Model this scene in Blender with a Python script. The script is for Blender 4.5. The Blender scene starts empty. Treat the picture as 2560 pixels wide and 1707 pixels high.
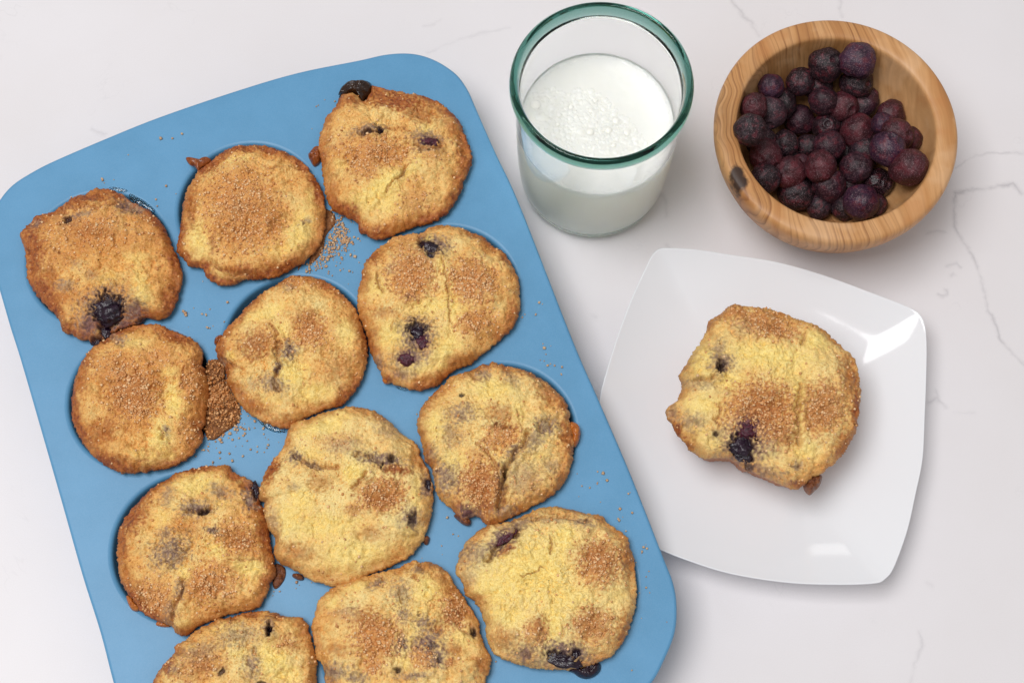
import bpy, bmesh, math
import numpy as np
from mathutils import Vector, Matrix

S = bpy.context.scene
COL = S.collection
rng = np.random.default_rng(7)

# ------------------------------------------------------------------ camera
TILT = math.radians(19.5)          # off straight down
FPX = 3900.0                       # focal length in photo pixels (2560 wide)
DIST = 0.8
cam_d = bpy.data.cameras.new("camera")
cam_d.sensor_width = 36.0
cam_d.lens = 36.0 * FPX / 2560.0
cam_d.clip_start = 0.01
cam_d.clip_end = 50.0
cam = bpy.data.objects.new("camera", cam_d)
COL.objects.link(cam)
cam.location = (0.0, -DIST * math.sin(TILT), DIST * math.cos(TILT))
cam.rotation_euler = (TILT, 0.0, 0.0)
S.camera = cam

# ------------------------------------------------------------------ world, lamps, exposure
w = bpy.data.worlds.new("World")
S.world = w
w.use_nodes = True
bg = w.node_tree.nodes["Background"]
bg.inputs["Color"].default_value = (1.0, 0.985, 0.97, 1.0)
bg.inputs["Strength"].default_value = 0.38


def area_lamp(name, loc, aim, sx, sy, power, col):
    d = bpy.data.lights.new(name, 'AREA')
    d.shape = 'RECTANGLE'
    d.size, d.size_y = sx, sy
    d.energy = power
    d.color = col
    o = bpy.data.objects.new(name, d)
    COL.objects.link(o)
    o.location = loc
    o.rotation_euler = (Vector(aim) - Vector(loc)).to_track_quat('-Z', 'Y').to_euler()
    return o


area_lamp("window_light", (-0.78, -0.10, 2.50), (0.05, 0.0, 0.0), 1.5, 1.3, 50.0, (1.0, 0.985, 0.985))
area_lamp("back_window_light", (0.50, 1.50, 1.25), (0.0, 0.05, 0.0), 0.30, 0.22, 0.55, (1.0, 0.98, 0.96))

S.view_settings.view_transform = 'Standard'
S.view_settings.look = 'None'
S.view_settings.exposure = 0.0
S.view_settings.gamma = 1.0
S.render.engine = 'CYCLES'
S.cycles.use_denoising = True
S.cycles.max_bounces = 24
S.cycles.blur_glossy = 0.0
S.cycles.diffuse_bounces = 14
S.cycles.glossy_bounces = 8
S.cycles.transmission_bounces = 20
S.cycles.transparent_max_bounces = 8
S.cycles.sample_clamp_indirect = 40.0

# ------------------------------------------------------------------ projection helpers
_U = np.array([0.0, math.cos(TILT), math.sin(TILT)])
_F = np.array([0.0, math.sin(TILT), -math.cos(TILT)])
_R = np.array([1.0, 0.0, 0.0])
_C = -DIST * _F


def at(px, py, z):
    """photo pixel (2560 x 1707) -> the point of the horizontal plane at height z"""
    px = np.asarray(px, float)[..., None]
    py = np.asarray(py, float)[..., None]
    d = _F + _R * (px - 1280.0) / FPX - _U * (py - 853.5) / FPX
    return _C + d * ((z - _C[2]) / d[..., 2:3])


def ray(px, py):
    d = _F + _R * (px - 1280.0) / FPX - _U * (py - 853.5) / FPX
    return d / np.linalg.norm(d)


def proj(P):
    v = np.asarray(P) - _C
    k = v @ _F
    return 1280.0 + FPX * (v @ _R) / k, 853.5 - FPX * (v @ _U) / k


# ------------------------------------------------------------------ noise in numpy
def _hash(ix, iy, seed):
    h = (ix.astype(np.int64) * 374761393 + iy.astype(np.int64) * 668265263 + seed * 974634777) & 0xffffffff
    h = ((h ^ (h >> 13)) * 1274126177) & 0xffffffff
    h = ((h ^ (h >> 16)) * 2246822519) & 0xffffffff
    h = h ^ (h >> 15)
    return (h & 0xffffff) / float(0xffffff)


def gnoise(x, y, seed=0):
    """2D gradient noise, about -1..1"""
    x0 = np.floor(x)
    y0 = np.floor(y)
    fx, fy = x - x0, y - y0
    ux = fx * fx * fx * (fx * (fx * 6 - 15) + 10)
    uy = fy * fy * fy * (fy * (fy * 6 - 15) + 10)

    def g(ix, iy, dx, dy):
        a = _hash(ix, iy, seed) * 2 * np.pi
        return np.cos(a) * dx + np.sin(a) * dy
    a = g(x0, y0, fx, fy)
    b = g(x0 + 1, y0, fx - 1, fy)
    c = g(x0, y0 + 1, fx, fy - 1)
    d = g(x0 + 1, y0 + 1, fx - 1, fy - 1)
    return 1.5 * ((a * (1 - ux) + b * ux) * (1 - uy) + (c * (1 - ux) + d * ux) * uy)


def fbm(x, y, seed=0, octaves=3):
    r, a, f = 0.0, 1.0, 1.0
    for k in range(octaves):
        r = r + a * gnoise(x * f + 17.3 * k, y * f - 9.1 * k, seed + k)
        a *= 0.5
        f *= 2.03
    return r


def gn3(V, f, seed):
    x, y, z = (V * f).T
    return (gnoise(x, y, seed) + gnoise(y + 31.7, z, seed + 1) + gnoise(z - 12.9, x, seed + 2)) / 1.75


def sstep(a, b, x):
    t = np.clip((x - a) / (b - a), 0, 1)
    return t * t * (3 - 2 * t)


# ------------------------------------------------------------------ object helpers
def tag(o, label=None, cat=None, group=None, kind=None):
    if label: o["label"] = label
    if cat: o["category"] = cat
    if group: o["group"] = group
    if kind: o["kind"] = kind
    return o


def empty(name, loc):
    o = bpy.data.objects.new(name, None)
    o.empty_display_size = 0.02
    o.location = loc
    COL.objects.link(o)
    return o


def mesh_obj(name, V, faces, mat, parent=None, smooth=True, origin=None):
    """V (n,3) world points; faces (m,k) array of equal length or list"""
    V = np.asarray(V, float)
    me = bpy.data.meshes.new(name)
    if origin is None:
        origin = np.zeros(3)
    origin = np.asarray(origin, float)
    L = V - origin
    if isinstance(faces, np.ndarray):
        m, k = faces.shape
        me.vertices.add(len(L))
        me.vertices.foreach_set("co", L.astype(np.float32).ravel())
        me.loops.add(m * k)
        me.loops.foreach_set("vertex_index", faces.astype(np.int32).ravel())
        me.polygons.add(m)
        me.polygons.foreach_set("loop_start", (np.arange(m) * k).astype(np.int32))
        me.polygons.foreach_set("loop_total", np.full(m, k, np.int32))
        me.update(calc_edges=True)
    else:
        me.from_pydata([tuple(v) for v in L], [], faces)
        me.update()
    if smooth:
        me.polygons.foreach_set("use_smooth", np.ones(len(me.polygons), bool))
    if mat: me.materials.append(mat)
    o = bpy.data.objects.new(name, me)
    COL.objects.link(o)
    if parent is not None:
        o.parent = parent
        o.location = Vector(origin) - parent.location
    else:
        o.location = origin
    return o


def add_attr(me, name, A):
    at_ = me.attributes.new(name, 'FLOAT_COLOR', 'POINT')
    if A.shape[1] == 3:
        A = np.concatenate([A, np.ones((len(A), 1))], 1)
    at_.data.foreach_set("color", A.astype(np.float32).ravel())


def closed_spline(P, n=12):
    """Catmull-Rom through closed points"""
    P = np.asarray(P, float)
    out = []
    m = len(P)
    t = (np.arange(n) / n)[:, None]
    for i in range(m):
        p0, p1, p2, p3 = P[i - 1], P[i], P[(i + 1) % m], P[(i + 2) % m]
        out.append(0.5 * (2 * p1 + (p2 - p0) * t + (2 * p0 - 5 * p1 + 4 * p2 - p3) * t ** 2
                          + (-p0 + 3 * p1 - 3 * p2 + p3) * t ** 3))
    return np.concatenate(out)


def star_radius(xy, c, theta):
    d = xy - c
    a = np.arctan2(d[:, 1], d[:, 0])
    r = np.hypot(d[:, 0], d[:, 1])
    o = np.argsort(a)
    a, r = a[o], r[o]
    return np.interp(theta, np.concatenate([a - 2 * np.pi, a, a + 2 * np.pi]), np.concatenate([r, r, r]))


def ring_faces(nr, n, off=0):
    """quads between nr consecutive rings of n vertices"""
    i = np.arange(nr - 1)[:, None] * n
    j = np.arange(n)[None, :]
    k = (j + 1) % n
    return (np.stack([i + j, i + n + j, i + n + k, i + k], -1).reshape(-1, 4) + off)


def lathe(name, prof, mat, c, parent=None, n=128, sx=1.0, sy=1.0, close=True):
    """prof: (r, z) list from the axis round and back"""
    th = np.linspace(0, 2 * np.pi, n, endpoint=False)
    V, rings = [], []
    bm = bmesh.new()
    for r, z in prof:
        if r < 1e-7:
            rings.append([bm.verts.new((c[0], c[1], c[2] + z))])
        else:
            rings.append([bm.verts.new((c[0] + sx * r * math.cos(t), c[1] + sy * r * math.sin(t), c[2] + z)) for t in th])
    for a, b in zip(rings, rings[1:]):
        for k in range(n):
            kk = (k + 1) % n
            if len(a) == 1 and len(b) == 1: continue
            if len(a) == 1:
                bm.faces.new((a[0], b[k], b[kk]))
            elif len(b) == 1:
                bm.faces.new((a[k], b[0], a[kk]))
            else:
                bm.faces.new((a[k], b[k], b[kk], a[kk]))
    bmesh.ops.recalc_face_normals(bm, faces=bm.faces)
    for f in bm.faces: f.smooth = True
    me = bpy.data.meshes.new(name)
    for v in bm.verts: v.co -= Vector(c)
    bm.to_mesh(me)
    bm.free()
    me.materials.append(mat)
    o = bpy.data.objects.new(name, me)
    COL.objects.link(o)
    if parent is not None:
        o.parent = parent
        o.location = Vector(c) - parent.location
    else:
        o.location = c
    return o


# ------------------------------------------------------------------ material helpers
def new_mat(name):
    m = bpy.data.materials.new(name)
    m.use_nodes = True
    nt = m.node_tree
    b = nt.nodes["Principled BSDF"]
    return m, nt, b


def N(nt, typ, **kw):
    n = nt.nodes.new(typ)
    for k, v in kw.items():
        if k in n.inputs: n.inputs[k].default_value = v
        else: setattr(n, k, v)
    return n


def noise(nt, vec, scale, detail=3.0, rough=0.55, dist=0.0):
    n = N(nt, "ShaderNodeTexNoise", Scale=scale, Detail=detail, Roughness=rough, Distortion=dist)
    if vec is not None: nt.links.new(vec, n.inputs["Vector"])
    return n.outputs["Fac"]


def ramp(nt, fac, stops):
    r = nt.nodes.new("ShaderNodeValToRGB")
    el = r.color_ramp.elements
    while len(el) < len(stops): el.new(0.5)
    for e, (p, c) in zip(el, stops):
        e.position = p
        e.color = c if len(c) == 4 else (*c, 1.0)
    nt.links.new(fac, r.inputs["Fac"])
    return r.outputs["Color"]


def mixc(nt, fac, a, b, mode='MIX'):
    n = nt.nodes.new("ShaderNodeMix")
    n.data_type = 'RGBA'
    n.blend_type = mode
    for idx, v in ((6, a), (7, b)):
        if isinstance(v, tuple): n.inputs[idx].default_value = (*v, 1.0) if len(v) == 3 else v
        else: nt.links.new(v, n.inputs[idx])
    if isinstance(fac, (int, float)): n.inputs[0].default_value = fac
    else: nt.links.new(fac, n.inputs[0])
    return n.outputs[2]


def math_n(nt, op, a, b=None, clamp=False):
    n = nt.nodes.new("ShaderNodeMath")
    n.operation = op
    n.use_clamp = clamp
    for i, v in enumerate((a, b)):
        if v is None: continue
        if isinstance(v, (int, float)): n.inputs[i].default_value = v
        else: nt.links.new(v, n.inputs[i])
    return n.outputs[0]


def maprange(nt, v, a, b, c=0.0, d=1.0):
    n = nt.nodes.new("ShaderNodeMapRange")
    n.interpolation_type = 'SMOOTHSTEP'
    nt.links.new(v, n.inputs[0])
    for i, x in enumerate((a, b, c, d)): n.inputs[i + 1].default_value = x
    return n.outputs[0]


def bump(nt, h, strength, dist, bsdf, prev=None):
    n = N(nt, "ShaderNodeBump", Strength=strength, Distance=dist)
    nt.links.new(h, n.inputs["Height"])
    if prev is not None: nt.links.new(prev, n.inputs["Normal"])
    if bsdf is not None: nt.links.new(n.outputs["Normal"], bsdf.inputs["Normal"])
    return n.outputs["Normal"]


def objco(nt):
    return nt.nodes.new("ShaderNodeTexCoord").outputs["Object"]


# ------------------------------------------------------------------ materials
def mat_muffin():
    m, nt, b = new_mat("muffin_crumb")
    co = nt.nodes.new("ShaderNodeNewGeometry").outputs["Position"]
    A1 = N(nt, "ShaderNodeAttribute", attribute_name="mask_a")
    A2 = N(nt, "ShaderNodeAttribute", attribute_name="mask_b")
    s1 = nt.nodes.new("ShaderNodeSeparateColor")
    s2 = nt.nodes.new("ShaderNodeSeparateColor")
    nt.links.new(A1.outputs["Color"], s1.inputs[0])
    nt.links.new(A2.outputs["Color"], s2.inputs[0])
    Y, SU, P = s1.outputs
    BR, K, MA = s2.outputs
    n_big = noise(nt, co, 90.0, 4.0, 0.6)
    n_mid = noise(nt, co, 420.0, 3.0, 0.6)
    n_fine = noise(nt, co, 1500.0, 2.0, 0.6)
    n_dust = noise(nt, co, 1150.0, 1.0, 0.5)
    TO = A1.outputs["Alpha"]
    tn = math_n(nt, 'ADD', TO, math_n(nt, 'MULTIPLY', math_n(nt, 'SUBTRACT', n_big, 0.5), 1.1))
    tn = math_n(nt, 'ADD', tn, math_n(nt, 'MULTIPLY', math_n(nt, 'SUBTRACT', n_mid, 0.5), 0.7), True)
    c = ramp(nt, tn, [(0.0, (0.92, 0.72, 0.30)), (0.35, (0.88, 0.58, 0.20)), (0.65, (0.80, 0.42, 0.115)), (1.0, (0.58, 0.22, 0.042))])
    c = mixc(nt, Y, c, ramp(nt, n_mid, [(0.3, (0.90, 0.62, 0.145)), (0.7, (1.0, 0.82, 0.31))]))
    c = mixc(nt, SU, c, ramp(nt, n_mid, [(0.3, (0.52, 0.185, 0.038)), (0.7, (0.77, 0.38, 0.115))]))
    c = mixc(nt, BR, c, ramp(nt, n_mid, [(0.28, (0.15, 0.028, 0.006)), (0.5, (0.36, 0.092, 0.015)), (0.75, (0.54, 0.20, 0.04))]))
    c = mixc(nt, P, c, ramp(nt, n_mid, [(0.30, (0.12, 0.055, 0.05)), (0.5, (0.31, 0.195, 0.135)), (0.68, (0.55, 0.41, 0.22))]))
    c = mixc(nt, MA, c, ramp(nt, n_mid, [(0.3, (0.030, 0.006, 0.022)), (0.7, (0.17, 0.045, 0.085))]))
    c = mixc(nt, K, c, (0.016, 0.006, 0.015))
    fin = ramp(nt, n_fine, [(0.25, (0.78, 0.71, 0.62)), (0.48, (1, 1, 1)), (0.72, (1.08, 1.09, 1.12))])
    c = mixc(nt, 1.0, c, fin, 'MULTIPLY')
    # pale sugar dust
    dust = math_n(nt, 'MULTIPLY', maprange(nt, n_dust, 0.66, 0.74), math_n(nt, 'ADD', math_n(nt, 'MULTIPLY', SU, 0.9), 0.12, True))
    dust = math_n(nt, 'MULTIPLY', dust, math_n(nt, 'SUBTRACT', 0.55, K, True))
    c = mixc(nt, dust, c, (0.88, 0.68, 0.42))
    nt.links.new(c, b.inputs["Base Color"])
    r = math_n(nt, 'SUBTRACT', 0.52, math_n(nt, 'MULTIPLY', K, 0.42))
    r = math_n(nt, 'SUBTRACT', r, math_n(nt, 'MULTIPLY', dust, 0.2))
    nt.links.new(r, b.inputs["Roughness"])
    b.inputs["Specular IOR Level"].default_value = 0.5
    h = math_n(nt, 'ADD', math_n(nt, 'MULTIPLY', n_mid, 0.6), math_n(nt, 'MULTIPLY', n_fine, 0.55))
    h = math_n(nt, 'ADD', h, math_n(nt, 'MULTIPLY', dust, 0.35))
    bump(nt, h, 0.8, 0.0012, b)
    return m


def mat_grain():
    m, nt, b = new_mat("sugar_crystal")
    A = N(nt, "ShaderNodeAttribute", attribute_name="tint")
    nt.links.new(A.outputs["Color"], b.inputs["Base Color"])
    b.inputs["Roughness"].default_value = 0.34
    b.inputs["Specular IOR Level"].default_value = 0.45
    return m


def mat_syrup(name, c0, c1, rough=0.12, scale=500.0, bstr=0.35, trans=0.0):
    m, nt, b = new_mat(name)
    co = nt.nodes.new("ShaderNodeNewGeometry").outputs["Position"]
    n = noise(nt, co, scale, 4.0, 0.6)
    nt.links.new(ramp(nt, n, [(0.3, c0), (0.7, c1)]), b.inputs["Base Color"])
    b.inputs["Roughness"].default_value = rough
    b.inputs["Transmission Weight"].default_value = trans
    bump(nt, n, bstr, 0.0012, b)
    return m


def mat_simple(name, col, rough, spec=0.5):
    m, nt, b = new_mat(name)
    b.inputs["Base Color"].default_value = (*col, 1)
    b.inputs["Roughness"].default_value = rough
    b.inputs["Specular IOR Level"].default_value = spec
    return m, nt, b


def mat_tray():
    m, nt, b = mat_simple("blue_silicone", (0.125, 0.33, 0.575), 0.42, 0.42)
    co = nt.nodes.new("ShaderNodeNewGeometry").outputs["Position"]
    c = mixc(nt, ramp(nt, noise(nt, co, 45.0, 3.0), [(0.35, (0, 0, 0)), (0.65, (1, 1, 1))]), (0.092, 0.286, 0.495), (0.106, 0.312, 0.535))
    sp = maprange(nt, noise(nt, co, 2600.0, 1.0), 0.35, 0.7)
    c = mixc(nt, math_n(nt, 'MULTIPLY', sp, 0.10), c, (0.30, 0.50, 0.70))
    nt.links.new(c, b.inputs["Base Color"])
    bump(nt, noise(nt, co, 1800.0, 2.0), 0.10, 0.0004, b)
    return m


def mat_wood():
    m, nt, b = new_mat("olive_wood")
    co = objco(nt)
    # wavy grain that runs front to back across the bowl
    mp = N(nt, "ShaderNodeMapping")
    nt.links.new(co, mp.inputs["Vector"])
    mp.inputs["Rotation"].default_value = (0.25, 0.1, math.radians(-8))
    big = N(nt, "ShaderNodeTexNoise", Scale=24.0, Detail=1.5, Roughness=0.45)
    nt.links.new(mp.outputs[0], big.inputs["Vector"])
    sub = N(nt, "ShaderNodeVectorMath", operation='SUBTRACT')
    nt.links.new(big.outputs["Color"], sub.inputs[0])
    sub.inputs[1].default_value = (0.5, 0.5, 0.5)
    scl = N(nt, "ShaderNodeVectorMath", operation='SCALE')
    nt.links.new(sub.outputs[0], scl.inputs[0])
    # stronger swirl on the left side of the bowl
    sx = nt.nodes.new("ShaderNodeSeparateXYZ")
    nt.links.new(co, sx.inputs[0])
    amt = maprange(nt, sx.outputs[0], -0.022, -0.06, 0.016, 0.062)
    nt.links.new(amt, scl.inputs["Scale"])
    add = N(nt, "ShaderNodeVectorMath", operation='ADD')
    nt.links.new(mp.outputs[0], add.inputs[0])
    nt.links.new(scl.outputs[0], add.inputs[1])
    # knot: rings round a point on the lower left of the rim
    d = N(nt, "ShaderNodeVectorMath", operation='DISTANCE')
    nt.links.new(co, d.inputs[0])
    d.inputs[1].default_value = KNOT
    kn = maprange(nt, d.outputs["Value"], 0.022, 0.004, 0.0, 0.008)
    addk = N(nt, "ShaderNodeVectorMath", operation='ADD')
    cmb = nt.nodes.new("ShaderNodeCombineXYZ")
    nt.links.new(kn, cmb.inputs[0])
    nt.links.new(add.outputs[0], addk.inputs[0])
    nt.links.new(cmb.outputs[0], addk.inputs[1])
    st = N(nt, "ShaderNodeMapping")
    st.inputs["Scale"].default_value = (1.0, 0.03, 0.22)
    nt.links.new(addk.outputs[0], st.inputs["Vector"])
    v = st.outputs[0]
    g1 = noise(nt, v, 95.0, 2.0, 0.5)
    g3 = noise(nt, v, 700.0, 2.0, 0.5)
    c = ramp(nt, g1, [(0.25, (0.40, 0.175, 0.05)), (0.42, (0.56, 0.295, 0.10)), (0.58, (0.66, 0.385, 0.155)), (0.78, (0.57, 0.31, 0.11))])
    side = maprange(nt, sx.outputs[0], 0.008, 0.045, 1.0, 0.22)
    for scl_, amt_ in ((71.0, 0.72), (151.0, 0.42)):
        wv = N(nt, "ShaderNodeTexWave", Scale=scl_, Distortion=13.0, Detail=1.5)
        wv.wave_profile = 'SAW'
        wv.inputs["Detail Scale"].default_value = 0.45
        nt.links.new(v, wv.inputs["Vector"])
        ln = ramp(nt, wv.outputs["Fac"], [(0.0, (0.25, 0.25, 0.25)), (0.12, (0, 0, 0)), (0.62, (0, 0, 0)), (0.90, (0.8, 0.8, 0.8)), (1.0, (1, 1, 1))])
        gate = maprange(nt, noise(nt, v, 60.0 + scl_, 1.0), 0.38, 0.60, 0.15, 1.0)
        fac = math_n(nt, 'MULTIPLY', math_n(nt, 'MULTIPLY', ln, gate), math_n(nt, 'MULTIPLY', side, amt_))
        c = mixc(nt, fac, c, (0.215, 0.080, 0.022))
    fine = ramp(nt, g3, [(0.3, (0.88, 0.85, 0.82)), (0.7, (1.05, 1.05, 1.05))])
    c = mixc(nt, 1.0, c, fine, 'MULTIPLY')
    blot = noise(nt, co, 42.0, 3.0, 0.55)
    c = mixc(nt, math_n(nt, 'MULTIPLY', maprange(nt, blot, 0.52, 0.68), 0.4), c, (0.50, 0.21, 0.06))
    c = mixc(nt, math_n(nt, 'MULTIPLY', maprange(nt, blot, 0.47, 0.33), 0.35), c, (0.74, 0.50, 0.26))
    # darker streaks along the grain, lower down the bowl
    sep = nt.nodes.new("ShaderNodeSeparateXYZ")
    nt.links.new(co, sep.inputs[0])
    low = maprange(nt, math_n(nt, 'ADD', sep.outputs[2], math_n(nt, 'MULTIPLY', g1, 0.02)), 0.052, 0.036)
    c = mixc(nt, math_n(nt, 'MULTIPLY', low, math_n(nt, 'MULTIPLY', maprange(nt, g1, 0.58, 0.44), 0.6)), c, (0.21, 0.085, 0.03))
    ksub = N(nt, "ShaderNodeVectorMath", operation='SUBTRACT')
    nt.links.new(co, ksub.inputs[0])
    ksub.inputs[1].default_value = KNOT
    kscl = N(nt, "ShaderNodeMapping")
    kscl.inputs["Rotation"].default_value = (0, 0, math.radians(-28))
    kscl.inputs["Scale"].default_value = (1.35, 0.72, 0.6)
    nt.links.new(ksub.outputs[0], kscl.inputs["Vector"])
    klen = N(nt, "ShaderNodeVectorMath", operation='LENGTH')
    nt.links.new(kscl.outputs[0], klen.inputs[0])
    kd = maprange(nt, math_n(nt, 'ADD', klen.outputs["Value"], math_n(nt, 'MULTIPLY', noise(nt, co, 160.0, 3.0), 0.008)), 0.0108, 0.0082)
    c = mixc(nt, math_n(nt, 'MULTIPLY', kd, 0.95), c, (0.022, 0.010, 0.007))
    c = mixc(nt, 1.0, c, (1.0, 0.955, 1.06), 'MULTIPLY')
    nt.links.new(c, b.inputs["Base Color"])
    b.inputs["Roughness"].default_value = 0.46
    b.inputs["Specular IOR Level"].default_value = 0.4
    bump(nt, g3, 0.08, 0.0004, b)
    return m


def mat_berry():
    m, nt, b = new_mat("frozen_blueberry_skin")
    co = objco(nt)
    oi = nt.nodes.new("ShaderNodeObjectInfo")
    off = N(nt, "ShaderNodeVectorMath", operation='ADD')
    cb = nt.nodes.new("ShaderNodeCombineXYZ")
    nt.links.new(math_n(nt, 'MULTIPLY', oi.outputs["Random"], 3.0), cb.inputs[0])
    nt.links.new(co, off.inputs[0])
    nt.links.new(cb.outputs[0], off.inputs[1])
    v = off.outputs[0]
    n1 = noise(nt, v, 130.0, 4.0, 0.65)
    n2 = noise(nt, v, 900.0, 3.0, 0.65)
    n3 = noise(nt, v, 2600.0, 1.0, 0.5)
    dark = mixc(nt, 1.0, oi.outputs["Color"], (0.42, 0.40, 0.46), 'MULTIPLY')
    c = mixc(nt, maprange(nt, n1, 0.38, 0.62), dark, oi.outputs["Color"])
    # red scuffs and pale bloom
    c = mixc(nt, math_n(nt, 'MULTIPLY', maprange(nt, noise(nt, v, 260.0, 3.0, 0.6), 0.50, 0.68), 0.7), c, (0.110, 0.012, 0.020))
    c = mixc(nt, math_n(nt, 'MULTIPLY', maprange(nt, noise(nt, v, 75.0, 2.0), 0.55, 0.75), 0.4), c, (0.036, 0.022, 0.038))
    frost = maprange(nt, n3, 0.57, 0.70)
    c = mixc(nt, math_n(nt, 'MULTIPLY', frost, 0.6), c, (0.30, 0.17, 0.19))
    nt.links.new(c, b.inputs["Base Color"])
    rr = nt.nodes.new("ShaderNodeMapRange")
    nt.links.new(oi.outputs["Alpha"], rr.inputs[0])
    rr.inputs[3].default_value = 0.16
    rr.inputs[4].default_value = 0.52
    nt.links.new(rr.outputs[0], b.inputs["Roughness"])
    b.inputs["Specular IOR Level"].default_value = 0.4
    bump(nt, math_n(nt, 'ADD', n2, math_n(nt, 'MULTIPLY', n3, 0.5)), 0.42, 0.0007, b)
    return m


def mat_counter(veins):
    m, nt, b = new_mat("white_quartz")
    g = bpy.data.node_groups.new("vein_segment", 'ShaderNodeTree')
    g.interface.new_socket("P", in_out='INPUT', socket_type='NodeSocketVector')
    g.interface.new_socket("A", in_out='INPUT', socket_type='NodeSocketVector')
    g.interface.new_socket("D", in_out='INPUT', socket_type='NodeSocketVector')
    g.interface.new_socket("W", in_out='INPUT', socket_type='NodeSocketFloat')
    g.interface.new_socket("S", in_out='INPUT', socket_type='NodeSocketFloat')
    g.interface.new_socket("Prev", in_out='INPUT', socket_type='NodeSocketFloat')
    g.interface.new_socket("M", in_out='OUTPUT', socket_type='NodeSocketFloat')
    gi = g.nodes.new("NodeGroupInput")
    go = g.nodes.new("NodeGroupOutput")

    def vm(op, a, b_=None):
        n = g.nodes.new("ShaderNodeVectorMath")
        n.operation = op
        g.links.new(a, n.inputs[0])
        if b_ is not None: g.links.new(b_, n.inputs[3 if op == 'SCALE' else 1])
        return n
    ma = g.nodes.new("ShaderNodeVectorMath")
    ma.operation = 'MULTIPLY_ADD'
    g.links.new(gi.outputs["Prev"], ma.inputs[0])
    ma.inputs[1].default_value = (1e-9, 1e-9, 1e-9)      # keeps the chain in sequence
    g.links.new(gi.outputs["A"], ma.inputs[2])
    pa = vm('SUBTRACT', gi.outputs["P"], ma.outputs[0]).outputs[0]
    num = vm('DOT_PRODUCT', pa, gi.outputs["D"]).outputs["Value"]
    den = vm('DOT_PRODUCT', gi.outputs["D"], gi.outputs["D"]).outputs["Value"]
    t = math_n(g, 'DIVIDE', num, den, True)
    q = vm('SCALE', gi.outputs["D"], t).outputs[0]
    dist = vm('DISTANCE', pa, q).outputs["Value"]
    x = math_n(g, 'SUBTRACT', 1.0, math_n(g, 'DIVIDE', dist, gi.outputs["W"]), True)
    seg = math_n(g, 'MULTIPLY', math_n(g, 'MULTIPLY', x, x), gi.outputs["S"])
    g.links.new(math_n(g, 'MAXIMUM', seg, gi.outputs["Prev"]), go.inputs["M"])

    co = nt.nodes.new("ShaderNodeNewGeometry").outputs["Position"]
    wob = N(nt, "ShaderNodeTexNoise", Scale=160.0, Detail=4.0, Roughness=0.65)
    nt.links.new(co, wob.inputs["Vector"])
    sub = N(nt, "ShaderNodeVectorMath", operation='SUBTRACT')
    nt.links.new(wob.outputs["Color"], sub.inputs[0])
    sub.inputs[1].default_value = (0.5, 0.5, 0.5)
    sc = N(nt, "ShaderNodeVectorMath", operation='SCALE', Scale=0.0045)
    nt.links.new(sub.outputs[0], sc.inputs[0])
    ad = N(nt, "ShaderNodeVectorMath", operation='ADD')
    nt.links.new(co, ad.inputs[0])
    nt.links.new(sc.outputs[0], ad.inputs[1])
    flat = N(nt, "ShaderNodeVectorMath", operation='MULTIPLY')
    nt.links.new(ad.outputs[0], flat.inputs[0])
    flat.inputs[1].default_value = (1, 1, 0)
    tot = None
    for pts, wpx, st in veins:
        W = at([p[0] for p in pts], [p[1] for p in pts], 0.0)
        for a, c in zip(W, W[1:]):
            n = nt.nodes.new("ShaderNodeGroup")
            n.node_tree = g
            nt.links.new(flat.outputs[0], n.inputs["P"])
            n.inputs["A"].default_value = tuple(a)
            n.inputs["D"].default_value = tuple(c - a)
            n.inputs["W"].default_value = wpx * 1.5 * 0.000205
            n.inputs["S"].default_value = st * 0.56
            if tot is not None: nt.links.new(tot, n.inputs["Prev"])
            tot = n.outputs[0]
    brk = maprange(nt, noise(nt, co, 75.0, 3.0, 0.6), 0.30, 0.62, 0.30, 1.0)
    tot = math_n(nt, 'MULTIPLY', tot, brk, True)
    cloud = ramp(nt, noise(nt, co, 9.0, 4.0, 0.55), [(0.3, (0.765, 0.738, 0.75)), (0.7, (0.80, 0.778, 0.80))])
    # faint hair veins of the slab's own pattern
    hv = noise(nt, co, 13.0, 5.0, 0.6, 0.6)
    hair = maprange(nt, math_n(nt, 'ABSOLUTE', math_n(nt, 'SUBTRACT', hv, 0.5)), 0.006, 0.0, 0.0, 0.10)
    hair = math_n(nt, 'MULTIPLY', hair, maprange(nt, noise(nt, co, 30.0, 2.0), 0.5, 0.7))
    c = mixc(nt, hair, cloud, (0.42, 0.41, 0.43))
    c = mixc(nt, tot, c, (0.30, 0.285, 0.31))
    spk = maprange(nt, noise(nt, co, 2400.0, 1.0), 0.3, 0.7, 0.975, 1.02)
    spc = nt.nodes.new("ShaderNodeCombineColor")
    for i in range(3): nt.links.new(spk, spc.inputs[i])
    c = mixc(nt, 1.0, c, spc.outputs[0], 'MULTIPLY')
    nt.links.new(c, b.inputs["Base Color"])
    b.inputs["Roughness"].default_value = 0.38
    b.inputs["Specular IOR Level"].default_value = 0.35
    return m


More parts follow.
